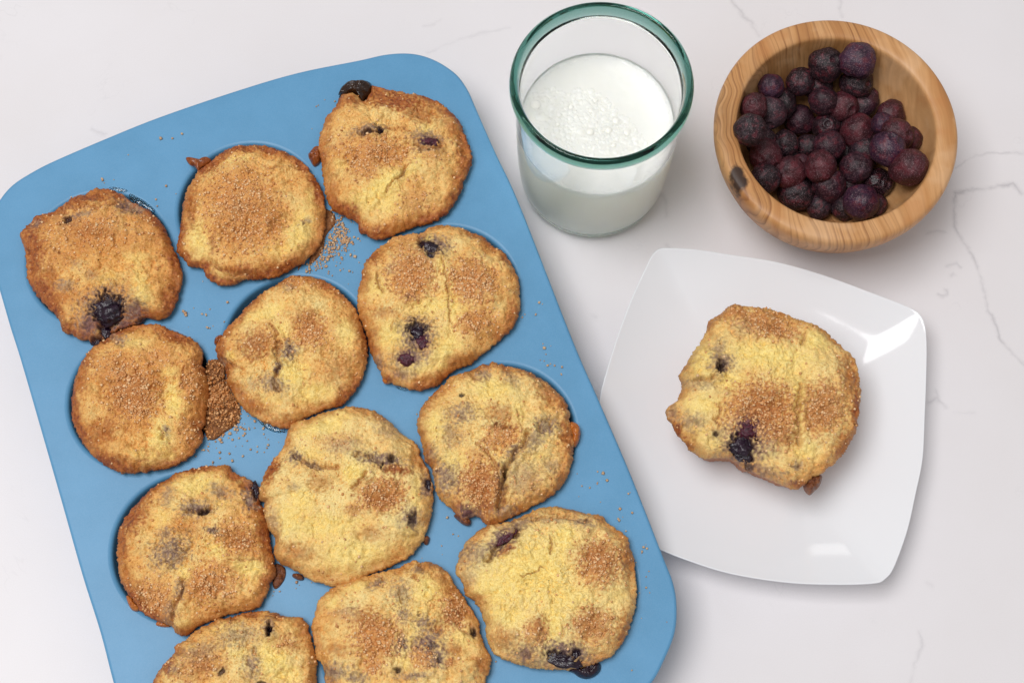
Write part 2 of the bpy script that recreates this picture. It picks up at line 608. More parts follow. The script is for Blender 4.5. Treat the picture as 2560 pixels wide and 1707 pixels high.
# ------------------------------------------------------------------ setting: the worktop
VEINS = [
    ([(2388, 420), (2412, 404), (2445, 388), (2486, 382), (2600, 384)], 6, .55),
    ([(2388, 484), (2420, 475), (2453, 473), (2494, 467), (2531, 461), (2547, 473), (2551, 482)], 9, .85),
    ([(2388, 484), (2384, 514), (2384, 547), (2392, 580), (2408, 604), (2433, 637), (2451, 696), (2463, 737), (2470, 775),
      (2489, 810), (2502, 849), (2524, 874), (2560, 912), (2610, 960)], 7, .75),
    ([(1822, -30), (1829, 4), (1850, 27), (1857, 44), (1878, 58), (1899, 90)], 8, .60),
    ([(2104, -30), (2102, 0), (2100, 24), (2103, 44)], 8, .5),
    ([(1070, 131), (1110, 116), (1150, 100), (1200, 84), (1273, 70)], 7, .28),
    ([(1060, 66), (1085, 60), (1100, 48)], 7, .25),
    ([(2320, 1005), (2342, 995), (2352, 1004), (2366, 1019)], 7, .55),
    ([(2338, 978), (2345, 992)], 7, .4),
    ([(2345, 737), (2355, 742), (2368, 734), (2364, 722)], 7, .6),
    ([(2368, 668), (2393, 657), (2402, 668)], 6, .5),
    ([(2375, 691), (2384, 687)], 7, .4),
    ([(2387, 1032), (2435, 1030)], 7, .2),
    ([(2296, 1578), (2307, 1611), (2286, 1654), (2275, 1720)], 7, .4),
    ([(232, 324), (240, 331), (262, 338)], 8, .4),
    ([(1640, 494), (1653, 486), (1665, 502), (1667, 539)], 9, .5),
    ([(1664, 612), (1674, 620)], 8, .4),
    ([(2318, 584), (2345, 578), (2361, 578)], 7, .4),
    ([(2316, 1455), (2330, 1466)], 8, .25),
    ([(1485, 788), (1490, 792)], 10, .35),
]
M_COUNTER = mat_counter(VEINS)
me = bpy.data.meshes.new("countertop")
bm = bmesh.new()
bmesh.ops.create_cube(bm, size=1.0, matrix=Matrix.Translation((0, 0.2, -0.015)) @ Matrix.Diagonal((3.2, 2.4, 0.03, 1)))
bm.to_mesh(me)
bm.free()
me.materials.append(M_COUNTER)
counter = bpy.data.objects.new("countertop", me)
COL.objects.link(counter)
tag(counter, "white quartz worktop with thin grey veins", kind="structure")

# ------------------------------------------------------------------ muffin tray
Z_T = 0.034
M_TRAY = mat_tray()
C_O = np.array([-0.20609, 0.03235])
C_S, C_A, C_R = 0.07812, math.radians(20.46), 0.0354
C_AX = C_S * np.array([math.cos(C_A), math.sin(C_A)])
C_BX = C_S * np.array([math.sin(C_A), -math.cos(C_A)])


def cup_xy(i, j):
    return C_O + i * C_AX + j * C_BX


tray_px = [(1628, 1707), (1661, 1648), (1688, 1577), (1692, 1506), (1682, 1451), (1661, 1397), (1579, 1189), (1497, 998),
           (1431, 846), (1300, 512), (1242, 387), (1211, 318), (1188, 265), (1169, 223), (1142, 186), (1100, 156), (1056, 138),
           (1012, 132), (960, 136), (897, 150), (744, 181), (591, 226), (400, 291), (265, 345), (137, 400), (80, 429), (32, 460), (0, 496),
           (-24, 540), (-34, 590), (-26, 645), (0, 732), (25, 818), (51, 900), (100, 1069), (152, 1250), (205, 1437), (250, 1580), (283, 1707), (322, 1840), (350, 1925), (388, 1990), (440, 2030), (520, 2048), (620, 2040), (985, 1965), (1205, 1910), (1375, 1855), (1500, 1795), (1575, 1752)]
tw = at([p[0] for p in tray_px], [p[1] for p in tray_px], Z_T)[:, :2]
mid = cup_xy(1, 1.5)
tw_all = tw
tray_outline = closed_spline(tw_all, 5)


def tray_sheet(bm, z, outline, holes_r, flip):
    edges = []
    vs = [bm.verts.new((x, y, z)) for x, y in outline]
    edges += [bm.edges.new((vs[k], vs[(k + 1) % len(vs)])) for k in range(len(vs))]
    rings = []
    for i in range(3):
        for j in range(4):
            c = cup_xy(i, j)
            r = [bm.verts.new((c[0] + holes_r * math.cos(t), c[1] + holes_r * math.sin(t), z))
                 for t in np.linspace(0, 2 * np.pi, 96, endpoint=False)]
            edges += [bm.edges.new((r[k], r[(k + 1) % 96])) for k in range(96)]
            rings.append(r)
    res = bmesh.ops.triangle_fill(bm, use_beauty=True, use_dissolve=False, edges=edges, normal=(0, 0, -1 if flip else 1))
    for f in [g for g in res["geom"] if isinstance(g, bmesh.types.BMFace)]:
        f.normal_update()
        if (f.normal.z < 0) != flip: f.normal_flip()
    return vs


bm = bmesh.new()
# inset outline along the normal for the rounded lip
on = np.roll(tray_outline, -1, 0) - np.roll(tray_outline, 1, 0)
on = np.stack([on[:, 1], -on[:, 0]], 1)
on /= np.linalg.norm(on, axis=1)[:, None]
if ((on * (tray_outline - mid)).sum(1)).mean() < 0: on = -on
loops = []
prof = [(-0.0014, 0.0), (-0.0006, -0.0002), (-0.0001, -0.0008), (0.0, -0.0016), (-0.0002, -0.0024), (-0.0010, -0.0030)]
top = tray_sheet(bm, Z_T, tray_outline + on * prof[0][0], C_R + 0.0022, False)
loops.append(top)
for off, dz in prof[1:-1]:
    loops.append([bm.verts.new((x, y, Z_T + dz)) for x, y in tray_outline + on * off])
bot = tray_sheet(bm, Z_T + prof[-1][1], tray_outline + on * prof[-1][0], C_R + 0.0022, True)
loops.append(bot)
lip = []
for a, b_ in zip(loops, loops[1:]):
    n_ = len(a)
    for k in range(n_):
        lip.append(bm.faces.new((a[k], a[(k + 1) % n_], b_[(k + 1) % n_], b_[k])))
for f in lip:
    f.smooth = True
    f.normal_update()
    c_ = f.calc_center_median()
    k_ = np.argmin(((tray_outline - np.array([c_.x, c_.y])) ** 2).sum(1))
    if f.normal.x * on[k_][0] + f.normal.y * on[k_][1] < 0: f.normal_flip()
me = bpy.data.meshes.new("tray_sheet")
bm.to_mesh(me)
bm.free()
me.materials.append(M_TRAY)
c0 = cup_xy(1, 1.5)
tray = empty("muffin_tray", (c0[0], c0[1], 0.0))
tag(tray, "blue silicone twelve cup muffin tray filled with blueberry muffins", "muffin tray")
sheet = bpy.data.objects.new("tray_sheet", me)
COL.objects.link(sheet)
sheet.parent = tray
sheet.location = (-c0[0], -c0[1], 0)
cup_prof = [(C_R + 0.0022, 0.0), (C_R + 0.0014, -0.00012), (C_R + 0.0006, -0.0005), (C_R + 0.0001, -0.0012), (C_R - 0.0003, -0.0025),
            (C_R - 0.0016, -0.010), (C_R - 0.0032, -0.020), (C_R - 0.0045, -0.028), (C_R - 0.0055, -0.0305), (C_R - 0.0080, -0.0322), (0.0, -0.0325)]
cup0 = None
for i in range(3):
    for j in range(4):
        c = cup_xy(i, j)
        if cup0 is None:
            cup0 = lathe("cup", cup_prof, M_TRAY, (c[0], c[1], Z_T), tray, 96)
            cup0.data.flip_normals()
        else:
            o = cup0.copy()
            COL.objects.link(o)
            o.parent = tray
            o.location = (c[0] - c0[0], c[1] - c0[1], Z_T)

# ------------------------------------------------------------------ sugar grains
M_GRAIN = mat_grain()
BOX = np.array([[x, y, z] for x in (-.5, .5) for y in (-.5, .5) for z in (-.5, .5)])
BOXF = np.array([[0, 1, 3, 2], [4, 6, 7, 5], [0, 4, 5, 1], [2, 3, 7, 6], [0, 2, 6, 4], [1, 5, 7, 3]])


def grains(name, P, size, tint, parent=None, origin=None, flat=0.6):
    n = len(P)
    q = rng.normal(size=(n, 4)) * np.array([1.0, flat, flat, 1.0])
    q /= np.linalg.norm(q, axis=1)[:, None]
    w_, x, y, z = q.T
    R = np.stack([1 - 2 * (y * y + z * z), 2 * (x * y - z * w_), 2 * (x * z + y * w_),
                  2 * (x * y + z * w_), 1 - 2 * (x * x + z * z), 2 * (y * z - x * w_),
                  2 * (x * z - y * w_), 2 * (y * z + x * w_), 1 - 2 * (x * x + y * y)], -1).reshape(n, 3, 3)
    dims = size[:, None] * rng.uniform(0.7, 1.25, (n, 3))
    B = BOX[None] * dims[:, None, :] * (1 + rng.uniform(-.12, .12, (n, 8, 1)))
    V = np.einsum('nij,nkj->nki', R, B) + P[:, None, :]
    F = (BOXF[None] + 8 * np.arange(n)[:, None, None]).reshape(-1, 4)
    o = mesh_obj(name, V.reshape(-1, 3), F, M_GRAIN, parent, smooth=False, origin=origin)
    add_attr(o.data, "tint", np.repeat(tint, 8, 0))
    o["kind"] = "stuff"
    return o


G_PAL = np.array([[0.82, 0.50, 0.24], [0.74, 0.40, 0.17], [0.60, 0.27, 0.09], [0.84, 0.56, 0.30], [0.70, 0.36, 0.14]])


def grain_tint(n, shift=0.0):
    c = G_PAL[rng.integers(0, len(G_PAL), n)]
    return np.clip(c * rng.uniform(0.86, 1.12, (n, 1)) + shift, 0.02, 1)


# ------------------------------------------------------------------ muffins
M_MUFFIN = mat_muffin()
M_CARAMEL = mat_syrup("burnt_caramel", (0.13, 0.028, 0.006), (0.36, 0.095, 0.018), 0.16)
M_AMBER = mat_syrup("amber_caramel", (0.36, 0.085, 0.012), (0.58, 0.20, 0.035), 0.2)
M_HEAP = mat_syrup("sugar_heap", (0.15, 0.045, 0.010), (0.40, 0.16, 0.045), 0.45, 900.0, 0.9)
M_DARKSYRUP = mat_syrup("dark_syrup", (0.008, 0.003, 0.003), (0.045, 0.018, 0.007), 0.06, 300.0, 0.35)
M_JUICE = mat_syrup("berry_juice", (0.006, 0.003, 0.008), (0.028, 0.006, 0.016), 0.10, 480.0, 0.6)
M_BURNT = mat_syrup("burnt_crumb", (0.09, 0.022, 0.008), (0.30, 0.10, 0.03), 0.4, 700.0, 0.8)
M_CLEAR = mat_syrup("clear_syrup", (0.75, 0.70, 0.60), (0.92, 0.92, 0.92), 0.06, 500.0, 0.12, 1.0)
M_BAKED = mat_syrup("baked_blueberry", (0.005, 0.002, 0.006), (0.028, 0.010, 0.026), 0.13, 420.0, 0.6)
M_BAKEDRED = mat_syrup("baked_blueberry_red", (0.022, 0.004, 0.010), (0.12, 0.014, 0.035), 0.3, 700.0, 0.8)


def dome_blob(name, xy, z0, H, mat, parent, seed=0, lump=0.25, n=72, k=12):
    xy = closed_spline(xy, 8)
    c = xy.mean(0)
    th = np.linspace(-np.pi, np.pi, n, endpoint=False)
    Rr = star_radius(xy, c, th)
    t = np.linspace(0.02, 1, k)
    rr = t[:, None] * Rr[None]
    x = c[0] + rr * np.cos(th)
    y = c[1] + rr * np.sin(th)
    z = z0 + H * (1 - t[:, None] ** 2.6) ** 0.6 * (1 + lump * fbm(x * 380, y * 380, seed, 3))
    x2 = c[0] + 0.93 * Rr * np.cos(th)
    y2 = c[1] + 0.93 * Rr * np.sin(th)
    V = np.concatenate([np.stack([x, y, z], -1).reshape(-1, 3), np.stack([x2, y2, np.full(n, z0 - 0.0012)], -1)])
    F = ring_faces(k + 1, n)
    nV = len(V)
    V = np.concatenate([V, [[c[0], c[1], z[0].mean()]]])
    capf = np.stack([np.arange(n), (np.arange(n) + 1) % n, np.full(n, nV), np.full(n, nV)], -1)
    faces = [tuple(f) for f in F] + [(int(a), int(b_), int(c_)) for a, b_, c_, _ in capf]
    return mesh_obj(name, V, faces, mat, parent, origin=np.array([c[0], c[1], z0]))


def lump_berry(name, P, rx, ry, rz, rot, mat, parent, seed):
    bm = bmesh.new()
    bmesh.ops.create_icosphere(bm, subdivisions=4, radius=1.0)
    V = np.array([v.co[:] for v in bm.verts])
    dis = 1 + 0.28 * gn3(V, 1.6, seed) + 0.22 * gn3(V, 3.9, seed + 5) + 0.11 * gn3(V, 8.0, seed + 9)
    V = V * dis[:, None] * np.array([rx, ry, rz])
    c_, s_ = math.cos(rot), math.sin(rot)
    V = np.stack([V[:, 0] * c_ - V[:, 1] * s_, V[:, 0] * s_ + V[:, 1] * c_, V[:, 2]], -1)
    F = np.array([[v.index for v in f.verts] for f in bm.faces])
    bm.free()
    return mesh_obj(name, V + P, F, mat, parent, origin=P)


def ell(u, v, f):
    """soft ellipse: 1 inside, 0 outside; f = (u, v, ru, rv[, rot[, strength]])"""
    cu, cv, ru, rv = f[:4]
    rot = math.radians(f[4]) if len(f) > 4 else 0.0
    du, dv = u - cu, v - cv
    a = du * math.cos(rot) + dv * math.sin(rot)
    b = -du * math.sin(rot) + dv * math.cos(rot)
    return np.sqrt((a / ru) ** 2 + (b / rv) ** 2)


def poly_dist(u, v, pts):
    d = np.full(u.shape, 1e9)
    for (x0, y0), (x1, y1) in zip(pts, pts[1:]):
        dx, dy = x1 - x0, y1 - y0
        t = np.clip(((u - x0) * dx + (v - y0) * dy) / (dx * dx + dy * dy + 1e-9), 0, 1)
        d = np.minimum(d, np.hypot(u - x0 - t * dx, v - y0 - t * dy))
    return d


MM = 0.205e-3        # metres per photo pixel, near enough


def build_muffin(sp, idx):
    ox, oy, s = sp["o"]
    ztop = sp.get("z", Z_T)
    z_e = ztop + sp.get("edge", 0.0042)
    H = sp.get("H", 0.0105)
    seed = 100 * idx + 11
    out = np.array(sp["outline"], float)
    pts = closed_spline(out, 10)
    W = at(ox + pts[:, 0] / s, oy + pts[:, 1] / s, z_e)[:, :2]
    c = W.mean(0)
    n, K = 420, 104
    th = np.linspace(-np.pi, np.pi, n, endpoint=False)
    Rr = star_radius(W, c, th)
    # ragged rim
    ca, sa = np.cos(th), np.sin(th)
    Rr = Rr + 0.00062 * fbm(Rr * ca * 420, Rr * sa * 420, seed, 3) + 0.00036 * gnoise(Rr * ca * 1500, Rr * sa * 1500, seed + 3)
    t = np.linspace(0.006, 1.0, K)
    rr = t[:, None] * Rr[None]
    x = c[0] + rr * ca
    y = c[1] + rr * sa
    base = z_e + H * (1 - t[:, None] ** 3.0) ** 0.62 * np.ones_like(x)
    sk = sp.get("skirt", [(0.992, -0.0012), (0.975, -0.0026), (0.945, -0.0040), (0.90, -0.0055), (0.86, -0.010), (0.82, -0.018)])
    u, v = proj(np.stack([x, y, base], -1))
    u, v = (u - ox) * s, (v - oy) * s
    un = fbm(x * 260, y * 260, seed + 20, 3)
    vn = fbm(x * 260 + 40, y * 260, seed + 30, 3)
    u0, v0 = u, v
    fine = fbm(x * 700, y * 700, seed + 40, 2)

    k_s = s / 3.5

    def mask(lst, soft=0.5, brk=0.35):
        M = np.zeros_like(u)
        for f in lst:
            st = f[5] if len(f) > 5 else 0.8
            wa = min(34 * k_s, 0.34 * min(f[2], f[3]))
            d_ = ell(u + un * wa, v + vn * wa, f)
            M = np.maximum(M, st * (1 - sstep(1 - soft, 1 + soft * 0.45, d_ + brk * 0.5 * fine)))
        return M
    mY = mask(sp.get("y", []), 0.7, 0.9)
    mS = mask(sp.get("s", []), 0.6, 1.0)
    mP = mask(sp.get("p", []), 0.9, 1.5)
    mB = mask(sp.get("b", []), 0.8, 1.1)
    mP = np.clip(mP * 1.35, 0, 1) ** 0.9
    mB = np.clip(mB * 1.12, 0, 1)
    halo = [(f[0], f[1], f[2] * 1.6 + 22, f[3] * 1.6 + 22, f[4] if len(f) > 4 else 0, (f[5] if len(f) > 5 else .8) * .95) for f in sp.get("k", []) + sp.get("m", []) if f[2] * f[3] > 700]
    mH = mask(halo, 0.9, 1.3) * (0.55 + 0.45 * np.clip(fine, -1, 1))
    mK = mask([(f[0], f[1], f[2] * 1.15, f[3] * 1.15) + tuple(f[4:]) for f in sp.get("k", [])], 0.5, 0.7)
    mM = np.maximum(mask(sp.get("m", []), 0.5, 0.9), 1.0 * mH)
    # shape
    lum = fbm(x * 62, y * 62, seed + 50, 3)
    mid_ = fbm(x * 190, y * 190, seed + 60, 3)
    crumb = fbm(x * 800, y * 800, seed + 70, 2)
    edge_mm = (1 - t[:, None]) * Rr[None] * 1000
    fade = sstep(0.0, 3.0, edge_mm)
    bil = np.abs(gnoise(x * 170 + .3 * un, y * 170, seed + 61)) - 0.3
    bil2 = np.abs(gnoise(x * 430, y * 430 + .3 * vn, seed + 62)) - 0.3
    bil3 = np.abs(gnoise(x * 900, y * 900, seed + 63)) - 0.3
    h = 0.0026 * lum * fade + 0.00050 * mid_ + 0.0026 * (np.abs(gnoise(x * 62 + .5 * un, y * 62, seed + 64)) - 0.3) * fade + 0.0012 * bil * fade + (0.00045 + 0.0003 * mS) * bil2 + (0.00022 + 0.0002 * mS) * bil3 + 0.00012 * crumb
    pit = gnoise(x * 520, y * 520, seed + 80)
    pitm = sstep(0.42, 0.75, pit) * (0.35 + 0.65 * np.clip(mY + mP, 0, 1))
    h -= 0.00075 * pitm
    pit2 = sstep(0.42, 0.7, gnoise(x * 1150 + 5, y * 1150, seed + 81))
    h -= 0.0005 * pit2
    h += 0.0005 * mS - 0.0006 * mY * sstep(-.2, .6, mid_)
    h -= 0.0022 * sstep(0.25, 0.95, mK) + 0.0006 * mM + 0.0004 * mP
    crk = np.zeros_like(u)
    for pts_, wd, *dp in sp.get("c", []):
        dd = poly_dist(u + un * 22 * k_s + fine * 5 * k_s, v + vn * 22 * k_s - fine * 5 * k_s, pts_)
        g = np.exp(-(dd / (0.62 * wd)) ** 2)
        dep = (dp[0] if dp else 1.0) * 0.0017 * min(2.2, wd / (16.0 * k_s))
        h -= dep * g * fade
        # the lips of a crack bulge a little
        h += 0.35 * dep * np.exp(-((dd - 1.9 * wd) / (1.2 * wd)) ** 2) * fade
        crk = np.maximum(crk, g)
    z = base + h
    # browned rim
    bro = sp.get("brown", 0.5)
    rim = (1 - sstep(0.0, 7.5, edge_mm + 2.4 * mid_ + 1.4 * fine))
    low = sstep(-0.5, 0.6, fbm(x * 45, y * 45, seed + 90, 2))
    mB = np.clip(np.maximum(mB, rim * bro * (0.55 + 0.8 * low)), 0, 1)
    mB = np.maximum(mB, 0.35 * crk * (1 - mP))  # shade in cracks and pits painted into the brown and stain masks
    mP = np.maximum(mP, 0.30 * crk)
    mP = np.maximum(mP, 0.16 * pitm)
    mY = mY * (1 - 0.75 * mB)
    tone = sp.get("tone", .5) * 0.75 + 0.28 * (1 - sstep(0, 12, edge_mm)) + 0.16 * fbm(x * 70, y * 70, seed + 92, 2) + 0.25 * mB + 0.45 * pit2 + 0.3 * pitm  # pores and pits toned darker too, painted shade in their hollows
    MA = np.stack([mY, mS, mP, np.clip(tone, 0, 1)], -1).reshape(-1, 4)
    MB = np.stack([mB, mK, mM], -1).reshape(-1, 3)
    V = np.stack([x, y, z], -1).reshape(-1, 3)
    zs = z[-1]
    for f_, dz in sk:
        wob = 1 + 0.012 * fbm(ca * Rr * 300 + dz * 200, sa * Rr * 300, seed + 95, 2)
        V = np.concatenate([V, np.stack([c[0] + Rr * f_ * wob * ca, c[1] + Rr * f_ * wob * sa, zs + dz], -1)])
        MA = np.concatenate([MA, np.tile([0.0, 0.0, 0.0, 0.9], (n, 1))])
        bb = np.clip(bro * 1.0 + 0.40 + 0.3 * fbm(ca * Rr * 200, sa * Rr * 200 + dz * 300, seed + 97, 2), 0, 1)
        MB = np.concatenate([MB, np.stack([bb, np.zeros(n), np.zeros(n)], -1)])
    F = ring_faces(K + len(sk), n)
    z_b = ztop if "skirt" in sp else 0.002
    root = empty("blueberry_muffin", (c[0], c[1], z_b))
    tag(root, sp["label"], "muffin", "blueberry muffins")
    body = mesh_obj("muffin_body", V, F, M_MUFFIN, root, origin=np.array([c[0], c[1], z_b]))
    add_attr(body.data, "mask_a", MA)
    add_attr(body.data, "mask_b", MB)
    # fill the tiny hole at the crown centre
    # ---- sugar crystals
    top = V[:K * n]
    area = (rr * (1.0 / K) * Rr[None] * (2 * np.pi / n)).ravel()
    clump = np.clip(0.55 + 0.9 * fbm(x * 330, y * 330, seed + 99, 2), 0.05, 1.6).ravel()
    wgt = area * ((mS.ravel() ** 2.0) * clump + 0.016 * (1 - np.maximum(mY, mK)).ravel()) * (1 - np.clip(mK + mM, 0, 1)).ravel()
    wgt *= sstep(0.3, 1.5, edge_mm.ravel() + 0 * wgt)
    ng = int(min(5200, 3.3e6 * sp.get("gd", 1.0) * wgt.sum()))
    pk = rng.choice(len(wgt), ng, p=wgt / wgt.sum())
    GP = top[pk] + rng.normal(size=(ng, 3)) * np.array([.00022, .00022, .00008])
    gs = 0.00030 + 0.00070 * rng.uniform(0, 1, ng) ** 1.7
    GP[:, 2] += gs * 0.22
    grains("sugar_crystals", GP, gs, grain_tint(ng), root, origin=np.array([c[0], c[1], z_b]))
    # ---- berries that show in the crust
    uf, vf = u0.ravel(), v0.ravel()
    for kind, mat in (("k", M_BAKED), ("m", M_BAKEDRED)):
        for q, f in enumerate(sp.get(kind, [])):
            st = f[5] if len(f) > 5 else 0.8
            if f[2] * f[3] / (k_s * k_s) < 1500 or st < 0.8: continue
            i0 = np.argmin((uf - f[0]) ** 2 + (vf - f[1]) ** 2)
            sel = ell(uf, vf, f) < 0.5
            P = top[i0].copy()
            if sel.any(): P[2] = np.median(top[sel, 2])
            rx, ry = f[2] / s * MM * 0.95, f[3] / s * MM * 1.0
            rz = 0.50 * min(rx, ry) + 0.0006
            P[2] -= rz * 0.52
            rot = -math.radians(f[4]) if len(f) > 4 else 0.0
            lump_berry("blueberry", P, rx, ry, rz, rot, mat, root, seed + q)
    # ---- drips and burnt bits
    for nm, mat, poly, zz, hh in sp.get("drips", []):
        pp = np.array(poly, float)
        xy = at(ox + pp[:, 0] / s, oy + pp[:, 1] / s, ztop + zz)[:, :2]
        dome_blob(nm, xy, ztop + zz, hh, mat, root, seed + 5)
    return root


MUF = []
MUF.append(dict(tone=0.85, o=(30, 450, 3.5), label="muffin in the tray's far left corner with a big burst black berry", brown=1.15, gd=.8,
    outline=[(740,75),(860,85),(960,120),(1030,185),(1110,225),(1200,270),(1290,350),(1350,440),(1395,560),(1440,660),(1480,770),(1500,860),(1470,960),(1450,1050),(1400,1160),(1310,1220),(1230,1215),(1175,1205),(1120,1250),(1000,1290),(880,1340),(790,1415),(730,1435),(670,1400),(600,1395),(520,1355),(440,1320),(415,1230),(350,1150),(260,1060),(170,940),(135,830),(125,700),(105,580),(70,480),(150,380),(230,310),(350,290),(440,220),(540,150),(640,130)],
    k=[(830,1110,140,120,-20,1),(800,1290,50,90,0,.85),(740,1400,55,35,0,.8),(1130,1225,40,30,0,.8),(480,340,45,24,-20,.85)],
    m=[(690,1250,75,90,0,.65),(1080,1150,85,60,0,.5),(980,1260,120,40,-15,.6),(960,230,60,40,20,.5),(640,1340,60,50,0,.5)],
    p=[(830,1140,240,190,0,.75),(1060,1110,110,80,0,.7),(650,1250,90,90,0,.6),(990,220,80,60,20,.6),(1080,250,100,40,15,.6),(470,920,90,60,0,.55),(620,300,110,22,-8,.6),(560,730,60,50,0,.3),(690,830,70,40,20,.3),(200,380,60,40,0,.5)],
    y=[(1130,950,90,220,-10,.75),(1080,680,110,70,0,.6),(850,850,150,90,0,.5),(740,1330,30,60,0,.7),(930,1250,50,30,0,.7),(1050,1230,60,30,-20,.6)],
    s=[(700,450,480,220,0,.62),(400,600,200,200,0,.4),(1150,400,150,150,0,.5)],
    b=[(180,600,110,350,0,.85),(270,980,120,200,-35,.9),(640,160,250,70,-10,.9),(500,1320,130,60,30,.9),(200,370,130,80,-35,1),(200,490,50,50,0,1),(640,420,250,80,10,.35),(330,850,80,150,0,.5)],
    c=[[[(440,220),(600,250),(760,240),(930,200)],18],[[(370,590),(410,640)],9],[[(1260,740),(1300,740)],10]],
    drips=[("caramel_drip", M_CLEAR, [(850,70),(900,62),(1000,85),(1005,100),(960,108),(880,90)], .0003, .0006),
           ("caramel_drip", M_CLEAR, [(1030,120),(1100,150),(1180,200),(1250,265),(1215,272),(1120,220),(1040,180)], .0003, .0006),
           ("caramel_drip", M_JUICE, [(690,1400),(740,1385),(800,1390),(790,1430),(740,1455),(700,1440)], .0004, .003)]))
MUF.append(dict(tone=0.65, o=(420, 320, 3.5), label="muffin with a round brown sugar cap, shrunk away from its cup's far wall", brown=0.95, gd=.9, H=.0085,
    outline=[(600,165),(720,155),(860,160),(960,190),(1060,225),(1160,290),(1240,370),(1300,460),(1350,550),(1370,660),(1380,760),(1370,880),(1340,1000),(1290,1080),(1200,1170),(1090,1230),(960,1300),(820,1320),(680,1330),(560,1370),(450,1370),(340,1310),(300,1230),(190,1210),(120,1130),(75,1080),(90,960),(110,860),(125,730),(150,590),(200,480),(260,390),(380,290),(480,215)],
    s=[(660,720,380,420,-20,.85)],
    y=[(260,960,110,210,-5,.9),(1150,900,130,260,15,.8),(980,1060,150,100,-20,.6),(600,280,160,40,-10,.6),(480,1290,160,50,8,.75),(1260,600,60,140,0,.6),(220,1110,100,80,0,.7)],
    b=[(620,190,200,40,-8,.9),(870,180,180,40,5,.9),(1180,320,120,60,40,1),(310,350,100,60,-35,1),(480,1350,180,40,5,1),(560,1340,60,30,0,1),(200,700,60,200,0,.6),(100,1050,40,100,0,.6),(640,1250,250,40,8,.75),(1330,950,50,150,0,.5),(930,830,80,100,0,.4)],
    p=[(600,700,100,40,0,.25),(1210,810,50,25,-20,.6),(1140,850,18,14,0,.6)],
    c=[[[(360,1150),(440,1220),(560,1270),(700,1290)],22],[[(830,330),(920,350),(1020,330),(1110,330)],9],[[(560,690),(640,670),(720,675),(790,690)],8,.6],[[(1185,840),(1200,800),(1245,800)],9],[[(400,880),(400,1000),(370,1100)],20,.6]],
    drips=[("burnt_tag", M_CARAMEL, [(155,262),(210,262),(280,275),(340,255),(380,290),(300,345),(270,385),(235,340),(185,320)], .0045, .0022),
           ("caramel_drip", M_CARAMEL, [(480,1340),(560,1325),(620,1340),(600,1365),(520,1378),(450,1370)], .003, .0022)]))
MUF.append(dict(tone=0.60, o=(760, 180, 3.5), label="muffin nearest the glass of milk, with a glossy dark syrup blob on its far edge", brown=0.85,
    outline=[(600,120),(740,160),(900,190),(1060,220),(1180,270),(1280,350),(1370,450),(1410,560),(1450,660),(1470,760),(1440,880),(1400,960),(1380,1040),(1330,1130),(1240,1250),(1130,1310),(1000,1350),(880,1390),(760,1440),(640,1470),(540,1430),(480,1390),(470,1320),(370,1270),(270,1220),(210,1140),(180,1040),(165,920),(155,820),(130,700),(130,600),(160,490),(200,400),(270,310),(330,210),(440,195),(510,260),(545,240),(590,170)],
    b=[(800,250,330,90,8,.95),(1000,350,200,90,20,.65),(1390,750,60,280,-5,.75),(1300,480,80,140,-25,.5),(420,250,90,50,0,.75),(650,180,90,60,0,.8),(560,1420,140,50,10,.5),(250,1010,60,150,0,.4),(190,560,60,200,0,.4)],
    y=[(680,1000,320,110,-35,.95),(560,1130,230,110,-10,.7),(760,1130,170,120,0,.75),(330,820,80,50,0,.5),(1000,760,120,50,-30,.5),(1080,480,90,60,0,.5),(900,870,180,60,-35,.7),(640,450,40,40,0,.5)],
    s=[(640,700,330,150,0,.9),(530,830,160,120,0,.8),(950,1130,170,110,-20,.6),(300,640,150,100,0,.5),(1120,740,120,60,0,.6)],
    k=[(560,530,60,18,-5,.75),(665,515,38,24,-10,1)],
    m=[(1080,610,100,42,8,.9)],
    p=[(560,500,160,40,-8,.55),(1080,570,130,60,5,.65),(410,540,60,30,0,.4),(860,900,70,20,-55,.55),(1080,680,140,30,0,.35)],
    c=[[[(720,1030),(790,960),(850,900),(890,820)],22],[[(770,1270),(850,1310)],12],[[(740,480),(840,490),(930,510)],16],[[(500,540),(600,545),(700,530)],14],[[(970,650),(1100,670),(1210,660)],14]],
    drips=[("syrup_blob", M_DARKSYRUP, [(300,225),(310,170),(360,110),(420,85),(520,82),(590,105),(585,190),(540,240),(520,285),(490,235),(430,200),(350,200)], .004, .0050),
           ("caramel_drip", M_CARAMEL, [(60,700),(90,665),(130,655),(165,700),(160,760),(130,810),(90,830),(60,790),(35,730)], .0005, .0040)]))
